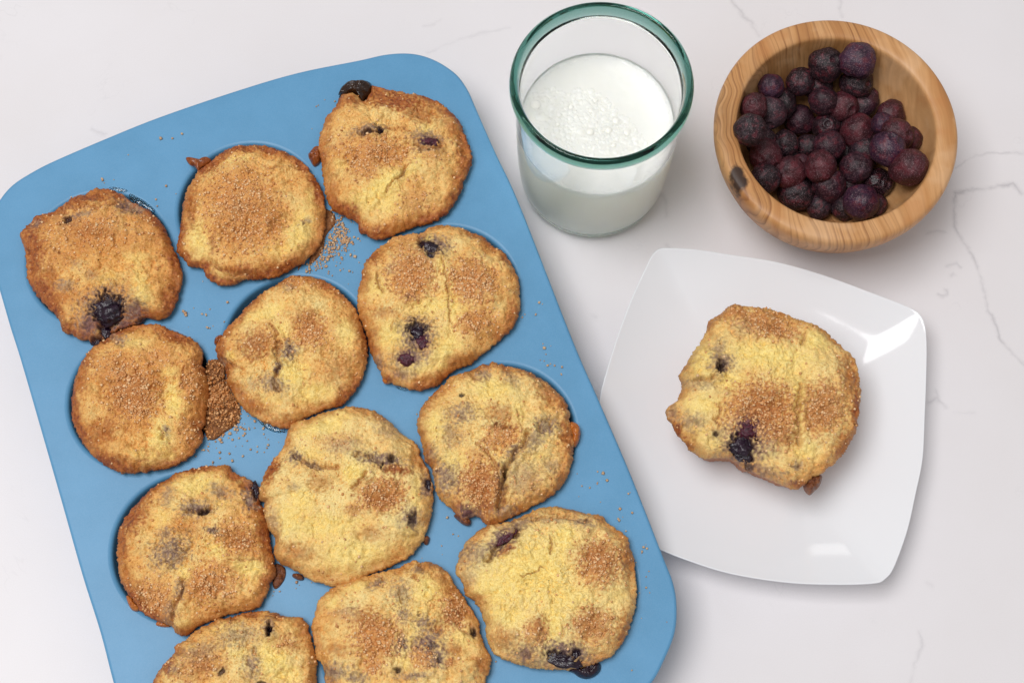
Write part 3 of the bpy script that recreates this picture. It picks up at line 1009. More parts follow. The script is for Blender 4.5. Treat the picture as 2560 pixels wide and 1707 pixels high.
MUF.append(dict(tone=0.75, o=(150, 780, 3.5), label="berryless sugar crusted muffin at the tray's left side, under the burst black berry", brown=0.95,
    outline=[(730,110),(860,105),(960,150),(1080,200),(1190,260),(1250,340),(1245,440),(1270,520),(1300,640),(1300,760),(1280,880),(1270,970),(1240,1030),(1250,1120),(1200,1200),(1130,1270),(1030,1330),(930,1370),(820,1385),(720,1405),(600,1410),(480,1385),(350,1310),(240,1200),(150,1060),(105,920),(100,780),(120,640),(160,510),(220,390),(300,300),(400,240),(500,170),(610,130)],
    s=[(650,700,270,280,0,1),(500,480,250,160,0,.65),(1140,600,110,200,0,.8),(1130,1050,120,110,0,.8),(850,400,200,90,0,.6)],
    y=[(990,760,100,190,-10,1),(880,1080,110,180,10,.9),(900,1290,190,90,-10,.9),(650,270,140,60,0,.5),(960,520,80,60,0,.7),(700,1240,100,60,0,.6)],
    b=[(1010,210,190,60,22,.95),(200,430,110,110,-40,.75),(170,600,80,140,0,.65),(480,1340,260,70,22,.85),(380,1030,150,120,0,.55),(250,1170,120,120,0,.6),(600,700,260,260,0,.3)],
    p=[(520,240,70,50,0,.65),(930,1040,40,60,0,.65),(450,200,60,40,0,.4)],
    c=[[[(1240,470),(1180,480)],12],[[(1080,470),(1070,650)],13],[[(880,1000),(900,1100)],14],[[(820,150),(870,230)],10],[[(700,1290),(760,1310),(820,1390)],10]]))
MUF.append(dict(tone=0.50, o=(510, 660, 3.5), label="muffin in the middle of the second row with a smooth orange bump and grey crease", brown=0.70, H=.0095,
    outline=[(740,115),(860,105),(980,125),(1080,160),(1170,225),(1260,310),(1330,400),(1370,500),(1410,620),(1430,740),(1425,860),(1400,970),(1340,1090),(1260,1190),(1190,1245),(1080,1270),(980,1310),(880,1350),(760,1430),(650,1430),(540,1390),(430,1330),(320,1240),(250,1130),(200,1020),(175,900),(130,830),(100,760),(110,700),(170,600),(240,520),(330,430),(420,330),(530,240),(640,180)],
    s=[(930,600,180,160,-10,.92),(470,680,170,140,-10,.55),(830,170,180,60,0,.5)],
    y=[(540,420,240,70,-20,.7),(760,960,170,160,0,.95),(960,1130,200,120,0,.85),(1250,600,100,130,0,.7),(220,800,80,60,0,.8),(700,560,80,80,0,.8),(560,1180,130,60,0,.4)],
    b=[(440,700,170,120,-10,.6),(900,470,130,90,0,.5),(1180,900,150,160,0,.38),(420,1230,180,80,30,.65),(620,1400,150,50,10,.65),(1080,180,150,50,25,.75),(140,720,50,60,0,.6)],
    p=[(740,760,80,100,20,.75),(640,900,40,70,20,.8),(600,1040,150,80,20,.65),(430,1040,80,60,0,.3),(740,200,50,40,0,.5),(150,870,60,50,0,.6)],
    c=[[[(560,530),(620,560),(640,650),(620,780)],16],[[(200,850),(260,880),(340,920)],16],[[(660,690),(650,900),(600,1000),(660,1100)],26],[[(300,740),(400,830),(560,800)],14,.7],[[(440,1130),(470,1150)],12]],
    drips=[("caramel_drip", M_CARAMEL, [(95,660),(120,630),(165,625),(185,670),(160,720),(115,715),(90,700)], .003, .0035),
           ("caramel_drip", M_CLEAR, [(470,1350),(560,1400),(650,1445),(720,1460),(700,1475),(620,1470),(520,1420)], .0003, .0008)]))
MUF.append(dict(tone=0.45, o=(870, 540, 3.5), label="large muffin by the tray's right side with one black pit and one red berry", brown=0.65,
    outline=[(640,150),(720,100),(830,80),(960,100),(1080,140),(1190,190),(1260,260),(1370,330),(1430,420),(1480,520),(1500,640),(1505,770),(1490,870),(1450,970),(1370,1050),(1270,1130),(1190,1200),(1100,1280),(980,1330),(880,1390),(800,1470),(700,1510),(600,1525),(480,1500),(400,1470),(310,1430),(280,1360),(230,1280),(200,1200),(170,1080),(140,980),(100,880),(80,770),(90,660),(110,560),(140,430),(210,330),(310,250),(420,180),(530,160)],
    s=[(560,500,230,250,-10,.95),(1090,570,250,220,20,1),(1120,930,200,130,-10,.85),(480,280,150,90,0,.6)],
    y=[(900,720,90,220,-10,1),(700,790,200,80,-10,.9),(860,1150,130,220,10,.9),(380,1050,180,130,0,.85),(820,440,45,80,-10,1),(230,620,130,100,0,.65),(690,180,60,45,0,.7),(620,1320,200,80,0,.7),(1020,800,80,50,0,.6)],
    k=[(720,270,85,55,15,1),(645,240,30,45,0,1),(720,345,35,35,0,1),(600,990,85,75,20,.9)],
    m=[(655,1090,70,70,-20,.95),(520,1240,85,55,10,.85),(450,1380,60,35,0,.4)],
    p=[(800,240,120,70,10,.75),(600,1050,140,170,20,.75),(560,1240,170,90,-10,.65),(550,700,60,40,0,.3),(380,450,50,50,0,.3),(250,1290,80,80,0,.55),(480,1370,110,60,0,.4)],
    b=[(300,850,130,60,0,.5),(220,350,110,70,-50,.75),(1450,850,60,180,0,.65),(1150,180,180,50,25,.55),(340,1430,60,40,0,.95),(1420,1000,90,60,-40,.6),(1260,260,120,50,40,.5),(550,700,70,50,0,.5)],
    c=[[[(250,500),(270,600),(300,640)],18],[[(820,380),(860,520),(880,700),(890,900)],14],[[(640,160),(620,210),(640,300)],16],[[(400,930),(380,1000)],12]],
    drips=[("caramel_drip", M_AMBER, [(300,1430),(330,1400),(370,1420),(370,1460),(320,1465)], .003, .002),
           ("caramel_drip", M_CLEAR, [(430,1490),(520,1515),(500,1530),(440,1515)], .0003, .0007)]))
MUF.append(dict(tone=0.60, o=(270, 1150, 3.5), label="muffin third down the tray's left side with a mauve slit and grey mottled middle", brown=0.90,
    outline=[(820,55),(960,45),(1070,50),(1095,110),(1190,140),(1260,180),(1320,240),(1330,340),(1360,440),(1400,560),(1410,680),(1440,800),(1460,920),(1465,1010),(1420,1080),(1390,1180),(1330,1270),(1230,1320),(1100,1340),(960,1390),(830,1430),(740,1490),(680,1535),(590,1510),(560,1450),(430,1410),(300,1330),(230,1240),(150,1130),(100,1010),(80,880),(80,740),(95,610),(150,500),(240,390),(350,270),(470,190),(610,110)],
    s=[(400,1200,230,180,20,.75),(900,1080,250,190,-10,.95),(1130,680,220,170,20,.75)],
    y=[(780,200,250,100,-10,.9),(1180,170,100,50,0,.7),(960,790,110,70,30,.9),(1250,940,190,110,10,.9),(680,980,80,100,-30,.8),(480,480,120,80,-20,.6),(1000,370,90,50,0,.4),(650,1440,90,60,0,.6),(420,560,50,40,0,.5)],
    k=[(830,455,55,22,-20,.8),(1285,270,38,80,-15,.9)],
    p=[(760,420,150,70,-10,.75),(980,270,130,70,20,.55),(1240,340,70,110,-10,.85),(520,300,60,110,20,.5),(540,800,190,140,-25,.72),(500,640,80,60,0,.55),(630,1130,50,100,10,.65),(550,1320,70,110,0,.45),(920,620,80,40,15,.75),(600,860,110,60,-20,.6)],
    b=[(200,500,110,260,35,.85),(120,720,60,200,0,.75),(1200,720,110,90,0,.6),(260,1190,120,150,-40,.45),(1080,70,60,40,0,.8),(1410,760,50,200,0,.5),(700,600,200,80,0,.3)],
    c=[[[(660,1040),(640,1150),(600,1250),(560,1380),(570,1450)],28],[[(700,450),(820,470),(900,400)],22],[[(1050,870),(1200,870),(1330,850)],11],[[(1400,1060),(1440,1080)],12],[[(920,620),(970,650)],12],[[(400,920),(560,900),(700,780)],16,.6],[[(240,630),(225,690)],14,.6]],
    drips=[("caramel_drip", M_AMBER, [(160,1185),(210,1190),(250,1250),(285,1290),(260,1320),(210,1310),(175,1250)], .0005, .0035),
           ("caramel_drip", M_AMBER, [(420,1440),(440,1405),(520,1430),(545,1455),(480,1458)], .0005, .002)]))
MUF.append(dict(tone=0.20, o=(640, 1010, 3.5), label="pale yellow muffin in the tray's middle with one heap of coarse sugar on its right", brown=0.45, gd=.9, H=.0125,
    outline=[(780,30),(880,20),(980,40),(1090,90),(1180,160),(1280,260),(1370,320),(1430,380),(1450,480),(1500,560),(1540,680),(1550,800),(1540,950),(1500,1100),(1440,1220),(1360,1320),(1240,1390),(1100,1450),(980,1500),(860,1560),(720,1595),(580,1575),(430,1510),(300,1430),(190,1380),(155,1280),(170,1180),(110,1100),(70,1000),(60,920),(80,865),(30,840),(25,790),(50,680),(100,560),(180,450),(240,370),(270,260),(330,160),(440,140),(520,100),(650,60)],
    s=[(1100,780,230,160,-10,1),(700,320,180,80,0,.5),(860,920,120,60,0,.6)],
    y=[(600,170,260,120,-20,.8),(860,600,110,120,15,1),(500,420,150,70,0,.6),(400,850,130,150,0,.8),(600,1060,400,130,0,.8),(850,1300,350,180,0,.78),(1380,1150,110,140,0,.65),(1400,800,50,200,0,.65),(300,1000,150,160,0,.8)],
    b=[(130,580,70,170,25,.9),(560,680,130,80,0,.4),(350,1290,200,80,10,.5),(1000,1130,130,80,0,.4),(1130,850,200,90,0,.5),(250,1400,120,60,25,.6),(1230,570,160,50,10,.9)],
    k=[(1370,1000,32,60,20,.78),(1505,700,30,55,-10,.82),(1180,480,30,30,0,.6),(1105,530,20,18,0,.9)],
    p=[(340,460,65,60,10,.85),(470,520,110,35,20,.65),(1080,480,220,60,8,.8),(760,370,180,70,-5,.35),(1350,1010,100,100,0,.65),(1490,720,70,110,0,.65),(1150,240,120,80,20,.35),(330,720,60,40,0,.4),(150,1010,60,120,-20,.4)],
    c=[[[(330,440),(430,510),(540,545),(700,550)],28],[[(960,610),(930,680),(850,740)],22],[[(850,450),(980,440),(1120,560)],22],[[(60,860),(100,860)],20],[[(1180,470),(1190,500)],26,1.2]],
    drips=[("caramel_drip", M_BURNT, [(330,1480),(400,1490),(420,1530),(380,1540),(320,1510)], .0005, .003),
           ("caramel_drip", M_BURNT, [(1460,1180),(1500,1150),(1520,1180),(1500,1230),(1470,1220)], .0005, .003)]))
MUF.append(dict(tone=0.30, o=(1020, 890, 3.5), label="muffin by the tray's right side split by a deep curved crack, amber drip at right", brown=0.60,
    outline=[(730,55),(860,85),(980,110),(1080,150),(1180,210),(1280,290),(1370,380),(1410,480),(1420,590),(1450,700),(1450,830),(1430,950),(1380,1080),(1320,1170),(1220,1250),(1100,1310),(1000,1370),(880,1420),(770,1470),(690,1480),(600,1400),(470,1440),(420,1390),(360,1320),(290,1260),(240,1170),(220,1050),(200,970),(150,920),(130,820),(110,720),(80,650),(80,560),(110,460),(180,370),(260,290),(330,230),(370,180),(440,160),(560,120),(650,75),(710,80)],
    s=[(640,1120,200,230,-25,1),(800,720,190,110,-15,.8),(600,900,120,100,0,.6),(1040,1130,190,120,0,.35)],
    y=[(230,620,130,180,0,.8),(750,280,230,140,0,.8),(420,900,170,80,0,.7),(960,500,70,160,0,.7),(1150,870,120,60,0,.5),(620,470,120,60,0,.5),(330,1290,60,80,40,.6)],
    b=[(1250,310,200,110,40,.65),(1400,700,70,250,-8,.75),(800,500,150,90,0,.5),(820,620,150,50,0,.65),(650,1150,180,180,-20,.6),(560,170,140,50,0,.5),(150,400,80,90,-40,.5),(690,1330,100,120,0,.75),(1370,430,70,80,40,.7)],
    k=[(465,340,25,18,0,.9)],
    m=[(500,1350,70,50,20,.75)],
    p=[(470,500,150,90,-10,.6),(380,680,110,110,0,.45),(1210,620,100,90,0,.8),(930,840,60,110,40,.65),(330,1060,150,140,30,.7),(1250,950,90,80,0,.4),(900,200,100,60,30,.45),(660,150,70,60,0,.55),(210,860,60,80,0,.45),(1000,1050,160,180,0,.35),(1100,740,140,70,-40,.55),(550,1380,120,60,0,.65),(850,1350,120,60,0,.55),(820,1080,50,180,10,.6)],
    c=[[[(1060,680),(1000,790),(900,900),(850,1000)],30],[[(850,1000),(840,1120),(810,1260),(790,1330)],34,1.7],[[(620,780),(740,890),(800,1080),(800,1200)],17],[[(1140,650),(1160,570),(1230,560),(1270,640)],20],[[(960,480),(980,600),(1010,650)],13],[[(720,610),(880,600),(930,650)],13]],
    drips=[("caramel_drip", M_AMBER, [(1410,590),(1460,580),(1500,620),(1510,680),(1490,760),(1450,800),(1425,720)], .002, .0042),
           ("caramel_drip", M_BURNT, [(400,1395),(440,1380),(520,1420),(550,1440),(540,1480),(490,1475),(430,1430)], .002, .004)]))
MUF.append(dict(tone=0.40, o=(370, 1400, 5.107), label="muffin cut off by the photo's bottom edge, nearest the tray's left side", brown=0.60,
    outline=[(1370,650),(1560,655),(1720,700),(1830,720),(1950,720),(2020,790),(2060,900),(2100,1050),(2150,1250),(2150,1400),(2160,1568),(2100,1800),(1900,2050),(1600,2250),(1200,2350),(800,2300),(400,2150),(150,1900),(50,1720),(60,1560),(130,1430),(200,1330),(330,1190),(350,1090),(500,1000),(620,890),(780,810),(900,750),(1100,720),(1220,670)],
    s=[(700,1300,350,180,0,.6),(1750,1050,200,150,0,.45),(500,1450,300,150,0,.55)],
    y=[(1600,1250,250,250,20,1),(1750,1450,250,120,0,.9),(1150,1180,150,80,0,.6),(950,830,300,80,-15,.5),(880,1290,100,60,0,.5)],
    b=[(1980,800,80,100,0,.65),(2080,1100,60,200,0,.5),(700,1350,200,100,0,.5),(250,1350,130,160,35,.85),(1650,700,150,40,0,.75),(400,1150,120,100,0,.55),(1830,1080,160,100,0,.4)],
    k=[(1545,890,32,75,8,1),(940,1420,40,50,35,.78),(1440,1555,60,18,0,.75)],
    p=[(1150,960,350,150,-10,.45),(1330,1330,120,170,-10,.65),(700,1150,300,120,-20,.4),(1530,850,100,120,0,.5),(330,1400,70,80,0,.5),(1300,1480,100,80,0,.45),(1370,1150,30,60,0,.5)],
    c=[[[(1545,830),(1540,950)],34,1.5],[[(1370,1130),(1350,1190)],18],[[(1130,1010),(1170,1000)],16],[[(1580,720),(1700,760)],20]]))
MUF.append(dict(tone=0.35, o=(770, 1390, 4.947), label="muffin cut off by the photo's bottom edge with three mounds of coarse sugar crystals", brown=0.40, gd=.9,
    outline=[(1350,55),(1395,85),(1480,60),(1580,100),(1700,170),(1780,270),(1840,380),(1900,460),(1980,600),(2080,750),(2130,900),(2170,1080),(2240,1200),(2265,1330),(2220,1480),(2150,1650),(1950,1900),(1650,2080),(1200,2150),(750,2050),(400,1850),(230,1600),(180,1350),(100,1250),(70,1050),(40,860),(80,720),(120,560),(200,470),(300,390),(450,320),(640,260),(840,210),(1000,170),(1150,130),(1250,70)],
    s=[(850,1000,330,320,10,1),(1840,660,170,220,0,.95),(1430,1250,200,150,20,.9),(1750,1310,120,70,0,.8),(450,750,250,120,0,.4),(800,1350,150,120,0,.9)],
    y=[(1470,420,180,180,0,.9),(300,560,100,80,-45,.8),(600,370,200,60,-20,.6),(1280,1000,60,180,10,.7),(1200,1300,120,110,0,.7),(1950,1000,200,150,0,.5),(1100,550,120,150,0,.3),(1400,700,150,100,0,.5)],
    b=[(1680,260,140,100,45,.5),(700,760,200,150,0,.5),(350,1150,180,120,0,.45),(1800,700,170,200,0,.65),(2150,1350,130,150,0,.6),(1600,900,120,80,0,.6),(1780,1150,150,80,0,.5),(1780,430,90,70,0,.5)],
    k=[(1550,1100,70,60,0,.55),(1620,1270,50,50,0,.55),(1110,1400,40,25,0,.78),(2040,950,35,55,0,.78)],
    m=[(1400,1060,90,40,-40,.4)],
    p=[(1150,450,150,180,0,.5),(850,340,130,60,-15,.65),(1180,720,110,120,0,.6),(1430,820,120,100,0,.65),(1480,1050,190,170,0,.75),(1160,1080,90,130,0,.75),(1600,1250,120,130,0,.75),(300,1430,250,120,0,.65),(600,1500,150,80,0,.65),(1350,170,90,60,0,.55),(1300,1480,250,50,0,.65),(450,690,200,80,0,.25)],
    c=[[[(850,210),(920,280),(880,330)],28],[[(1130,450),(1150,560)],24],[[(1400,70),(1400,140)],44],[[(1890,900),(2040,960),(2080,920)],24],[[(1280,260),(1330,260)],26]]))
MUF.append(dict(tone=0.10, o=(1130, 1255, 3.468), label="palest muffin, in the tray's near right corner, leaking dark berry juice at its front", brown=0.50, gd=.8, H=.0125,
    outline=[(820,40),(940,40),(1060,70),(1180,100),(1280,110),(1350,170),(1440,240),(1510,300),(1550,400),(1580,500),(1590,640),(1605,780),(1590,900),(1560,1030),(1520,1150),(1450,1260),(1370,1340),(1260,1390),(1150,1430),(1000,1450),(880,1450),(760,1445),(640,1420),(530,1390),(420,1350),(340,1280),(300,1180),(290,1080),(250,960),(190,860),(110,800),(90,700),(30,600),(55,470),(90,400),(140,320),(250,230),(350,190),(450,180),(560,140),(680,80)],
    s=[(1280,520,220,240,-10,.92),(1240,1080,210,190,-20,.7),(720,1150,130,130,0,.6)],
    y=[(700,600,420,330,-10,1),(980,300,150,130,0,1),(400,750,280,200,0,.9),(870,1030,120,200,0,1),(1000,830,300,150,0,.8),(480,980,220,100,0,.85),(900,60,120,30,0,.5),(1400,800,130,100,0,.5)],
    b=[(470,410,100,50,-25,.85),(450,1200,160,120,15,.5),(760,1080,80,120,0,.65),(1180,1050,170,160,0,.5),(1520,450,90,180,0,.65),(1500,1150,80,220,0,.65),(1250,480,200,150,0,.45),(1280,130,100,40,30,.6)],
    k=[(960,1350,140,62,15,1),(1080,1310,35,45,0,1)],
    m=[(470,290,90,38,-35,.85),(640,1310,60,60,0,.5)],
    p=[(1000,1280,220,80,15,.8),(420,330,200,80,-40,.75),(170,450,130,120,0,.55),(850,150,200,40,0,.45),(1120,170,130,40,10,.65),(640,1310,130,80,0,.55),(250,420,100,80,0,.55),(600,190,150,50,-20,.55),(800,1380,150,60,0,.4),(140,640,80,80,0,.3)],
    c=[[[(590,240),(480,320),(380,400),(310,490)],40,1.3],[[(700,150),(850,110),(1000,130),(1200,170)],20],[[(865,280),(855,450)],13],[[(800,560),(690,610),(600,640)],13],[[(960,1060),(965,1160)],11]],
    drips=[("juice_drip", M_JUICE, [(980,1450),(1080,1440),(1150,1420),(1230,1385),(1285,1395),(1290,1450),(1250,1500),(1180,1530),(1110,1520),(1050,1480)], .0004, .0042)]))
MUF.append(dict(tone=0.28, o=(1650, 750, 3.137), label="lone blueberry muffin with a torn lower left side on the white square plate", brown=0.50, z=.0065, edge=.030, H=.0125,
    skirt=[(0.99, -0.0015), (0.965, -0.004), (0.93, -0.008), (0.89, -0.014), (0.84, -0.022), (0.79, -0.0285), (0.74, -0.0300), (0.3, -0.0302)],
    outline=[(570,40),(680,50),(830,70),(960,105),(1080,150),(1200,190),(1290,240),(1370,310),(1440,380),(1510,440),(1550,540),(1570,640),(1570,780),(1560,900),(1535,1030),(1480,1140),(1420,1230),(1330,1310),(1250,1370),(1180,1400),(1140,1440),(1060,1490),(960,1450),(830,1395),(720,1350),(650,1320),(600,1270),(520,1240),(430,1240),(340,1240),(270,1200),(210,1150),(160,1080),(110,1010),(45,900),(55,850),(130,790),(170,680),(150,600),(200,510),(250,420),(320,330),(360,250),(380,170),(470,110),(520,60)],
    s=[(790,900,310,280,15,1),(850,190,270,110,15,.9),(1280,850,200,240,10,.8),(600,100,150,50,0,.6)],
    y=[(850,440,420,120,5,1),(300,460,170,180,0,.9),(1090,800,60,330,-5,.9),(560,620,130,90,0,.9),(350,820,180,90,0,.8),(1230,320,130,100,0,.9),(250,1050,160,120,0,.6),(430,1120,120,80,0,.5),(1150,1180,110,80,0,.7),(1000,570,200,80,0,.7)],
    b=[(1490,600,90,250,-12,.65),(1450,1150,90,200,25,.75),(1540,850,50,250,0,.9),(130,1020,60,100,-35,.95),(220,1150,80,60,0,.75),(850,200,250,80,15,.4),(820,850,250,200,0,.45),(1280,850,180,200,0,.4),(1080,1450,100,50,0,.85),(600,90,130,50,0,.5),(960,1060,150,100,0,.5)],
    k=[(650,1120,100,90,-30,1),(685,1210,60,50,0,.9),(480,520,34,52,20,.75),(440,1045,30,30,-20,.78),(700,1310,40,40,0,.7)],
    m=[(690,990,85,75,0,.85)],
    p=[(670,1130,190,200,0,.65),(490,490,120,90,-10,.65),(450,390,60,90,30,.55),(250,950,120,70,15,.5),(850,1150,90,70,0,.4),(1070,1300,60,40,0,.6),(300,660,150,50,0,.4),(800,1330,250,60,20,.5),(640,220,90,80,0,.3),(100,880,60,60,0,.5)],
    c=[[[(480,820),(450,930),(470,1000)],13],[[(250,640),(330,640),(430,600)],22],[[(1140,250),(1130,320)],16],[[(1100,650),(1080,850),(1100,1100)],22],[[(480,480),(470,570)],22,1.2]],
    drips=[("burnt_chunk", M_BURNT, [(1120,1420),(1160,1390),(1240,1370),(1272,1390),(1250,1460),(1210,1500),(1172,1530),(1130,1490)], .024, .006)]))

for q, sp in enumerate(MUF):
    build_muffin(sp, q + 1)

# ------------------------------------------------------------------ sugar spilt on the tray
def tray_scatter(spec):
    P = []
    for px, py, su, sv, rot, n in spec:
        a = rng.normal(size=(n, 2)) * np.array([su, sv]) * 0.5
        r_ = math.radians(rot)
        x = px + a[:, 0] * math.cos(r_) - a[:, 1] * math.sin(r_)
        y = py + a[:, 0] * math.sin(r_) + a[:, 1] * math.cos(r_)
        P.append(at(x, y, Z_T))
    P = np.concatenate(P)
    ok = np.ones(len(P), bool)
    for i in range(3):
        for j in range(4):
            ok &= np.hypot(*(P[:, :2] - cup_xy(i, j)).T) > C_R + 0.001
    # keep what lies on the tray
    q = tray_outline
    q2 = np.roll(q, -1, 0)
    a = (q[None, :, 1] > P[:, None, 1]) != (q2[None, :, 1] > P[:, None, 1])
    xi = (q2 - q)[None, :, 0] * (P[:, None, 1] - q[None, :, 1]) / ((q2 - q)[None, :, 1] + 1e-12) + q[None, :, 0]
    ok &= ((a & (P[:, None, 0] < xi - 0.002)).sum(1) % 2 == 1)
    return P[ok]


SC = [(845, 560, 50, 26, 70, 70), (850, 600, 34, 30, 0, 90), (825, 625, 60, 26, -40, 130), (800, 660, 50, 16, -30, 50), (865, 640, 90, 60, 0, 22),
      (585, 960, 60, 40, 60, 120), (580, 1020, 60, 40, -20, 150), (560, 1080, 70, 40, -10, 40), (620, 1100, 130, 60, 0, 36), (520, 1130, 60, 40, 0, 14),
      (520, 810, 50, 40, 0, 10), (430, 345, 40, 20, 0, 3), (300, 385, 30, 20, 0, 1), (270, 450, 60, 20, 0, 5), (410, 500, 50, 60, 0, 4), (480, 760, 60, 60, 0, 7),
      (790, 260, 40, 50, 0, 6), (1310, 770, 40, 110, 60, 12), (1360, 890, 40, 70, 0, 8), (1390, 930, 50, 60, 0, 5), (1490, 1200, 40, 70, 60, 10), (1560, 1290, 30, 90, 20, 10),
      (1610, 1400, 30, 130, -10, 14), (1600, 1500, 40, 60, 0, 5), (1580, 1670, 12, 12, 0, 1), (1100, 1020, 100, 40, 0, 9), (1120, 1340, 40, 60, 0, 5), (700, 1475, 60, 30, 0, 8),
      (770, 1465, 30, 20, 0, 3), (1250, 1020, 60, 30, 0, 3), (880, 700, 80, 40, 0, 10), (1000, 1400, 60, 30, 0, 3), (560, 1240, 60, 25, 0, 5), (380, 1210, 30, 20, 0, 2), (1230, 1660, 60, 30, 0, 5), (900, 690, 300, 200, 0, 14)]
P = tray_scatter(SC)
gs = 0.00035 + 0.00085 * rng.uniform(0, 1, len(P)) ** 1.6
P[:, 2] += gs * 0.42
o = grains("spilled_sugar", P, gs, 0.45 * grain_tint(len(P)) + 0.55 * np.array([0.46, 0.34, 0.23]), None, flat=0.15)
tag(o, "loose brown sugar crystals scattered on the blue tray", "sugar", kind="stuff")
# the caramelised heap between two muffins of the second row
heap = [(522, 905), (548, 898), (566, 912), (564, 950), (580, 985), (600, 1020), (596, 1056), (564, 1080), (535, 1100), (515, 1090), (510, 1040), (512, 980), (514, 935)]
xy = at([p[0] for p in heap], [p[1] for p in heap], Z_T)[:, :2]
hp = dome_blob("sugar_heap", xy, Z_T + 0.0002, 0.0030, M_HEAP, None, 77, 0.9, 110, 22)
tag(hp, "dark caramelised brown sugar heap between two muffins in the second row", "sugar")
n_ = 2300
k_ = rng.integers(0, len(hp.data.vertices), n_)
VV = np.array([hp.data.vertices[i].co[:] for i in k_]) + np.array(hp.location[:])
gs = 0.00028 + 0.00085 * rng.uniform(0, 1, n_) ** 2.2
grains("sugar_crystals", VV + rng.normal(size=(n_, 3)) * .0004, gs, grain_tint(n_, -0.02) * np.array([.84, .72, .62]) , hp, origin=np.array(hp.location[:]))
heap2 = [(792, 500), (812, 520), (835, 535), (838, 560), (815, 590), (808, 625), (785, 655), (750, 678), (745, 670), (780, 630), (795, 580), (792, 540)]
xy = at([p[0] for p in heap2], [p[1] for p in heap2], Z_T)[:, :2]
hp2 = dome_blob("sugar_heap", xy, Z_T + 0.0002, 0.0012, M_HEAP, None, 78, 0.5, 90, 14)
tag(hp2, "thin dark sugar film spilled beside the round sugar capped muffin", "sugar")
heap3 = [(690, 1408), (712, 1418), (714, 1440), (704, 1460), (690, 1472), (682, 1462), (684, 1430)]
xy = at([p[0] for p in heap3], [p[1] for p in heap3], Z_T)[:, :2]
hp3 = dome_blob("sugar_heap", xy, Z_T + 0.0002, 0.0022, M_BURNT, None, 79, 0.4)
tag(hp3, "small sticky brown sugar lump left of the pale muffin in the tray's middle", "sugar")

# ------------------------------------------------------------------ plate
def build_plate():
    m, nt, b = mat_simple("white_porcelain", (0.845, 0.86, 0.89), 0.09, 0.5)
    px = np.array([(290,45),(330,41),(450,45),(600,65),(800,95),(1000,150),(1200,225),(1350,285),(1418,322),(1445,370),(1455,450),(1455,600),(1450,750),(1440,950),(1410,1100),(1370,1270),(1310,1430),(1270,1480),(1230,1497),(1080,1502),(850,1492),(600,1452),(400,1390),(250,1330),(150,1285),(95,1250),(62,1205),(45,1140),(32,1050),(25,930),(25,800),(35,680),(60,580),(110,420),(170,260),(230,130),(258,75)], float)
    zr = 0.019
    pts = closed_spline(px, 8)
    W = at(1480 + pts[:, 0] / 1.742, 600 + pts[:, 1] / 1.742, zr)[:, :2]
    c = 0.5 * (W.max(0) + W.min(0))
    n = 360
    th = np.linspace(-np.pi, np.pi, n, endpoint=False)
    R = star_radius(W, c, th)
    corner = (R - R.min()) / (R.max() - R.min())
    prof = [(0.0, .0062)] + [(f, .0062 + .0122 * max(0.0, (f - .40) / .585) ** 2.3) for f in (.1, .25, .40, .46, .52, .58, .64, .70, .75, .80, .84, .88, .91, .94, .965, .985)]
    prof += [(.994, .0189), (.999, .0190), (1.0, .0187), (.997, .0180), (.985, .0168), (.95, .0146), (.88, .0108), (.80, .0073), (.70, .0045), (.60, .0030), (.56, .0005), (.53, .0002), (.50, .0005), (.48, .003), (.2, .003)]
    V = []
    for f, z in prof[1:]:
        V.append(np.stack([c[0] + R * f * np.cos(th), c[1] + R * f * np.sin(th), z + 0.0022 * corner * sstep(.6, 1., np.full(n, f))], -1))
    V = np.concatenate(V)
    k = len(prof) - 1
    F = ring_faces(k, n)
    faces = [tuple(int(i) for i in f) for f in F]
    faces.append(tuple(range(n)))
    faces.append(tuple(reversed(range((k - 1) * n, k * n))))
    o = mesh_obj("plate", V, faces, m, None, origin=np.array([c[0], c[1], 0.0]))
    tag(o, "glossy white square plate with bowed sides under a single muffin", "plate")


build_plate()

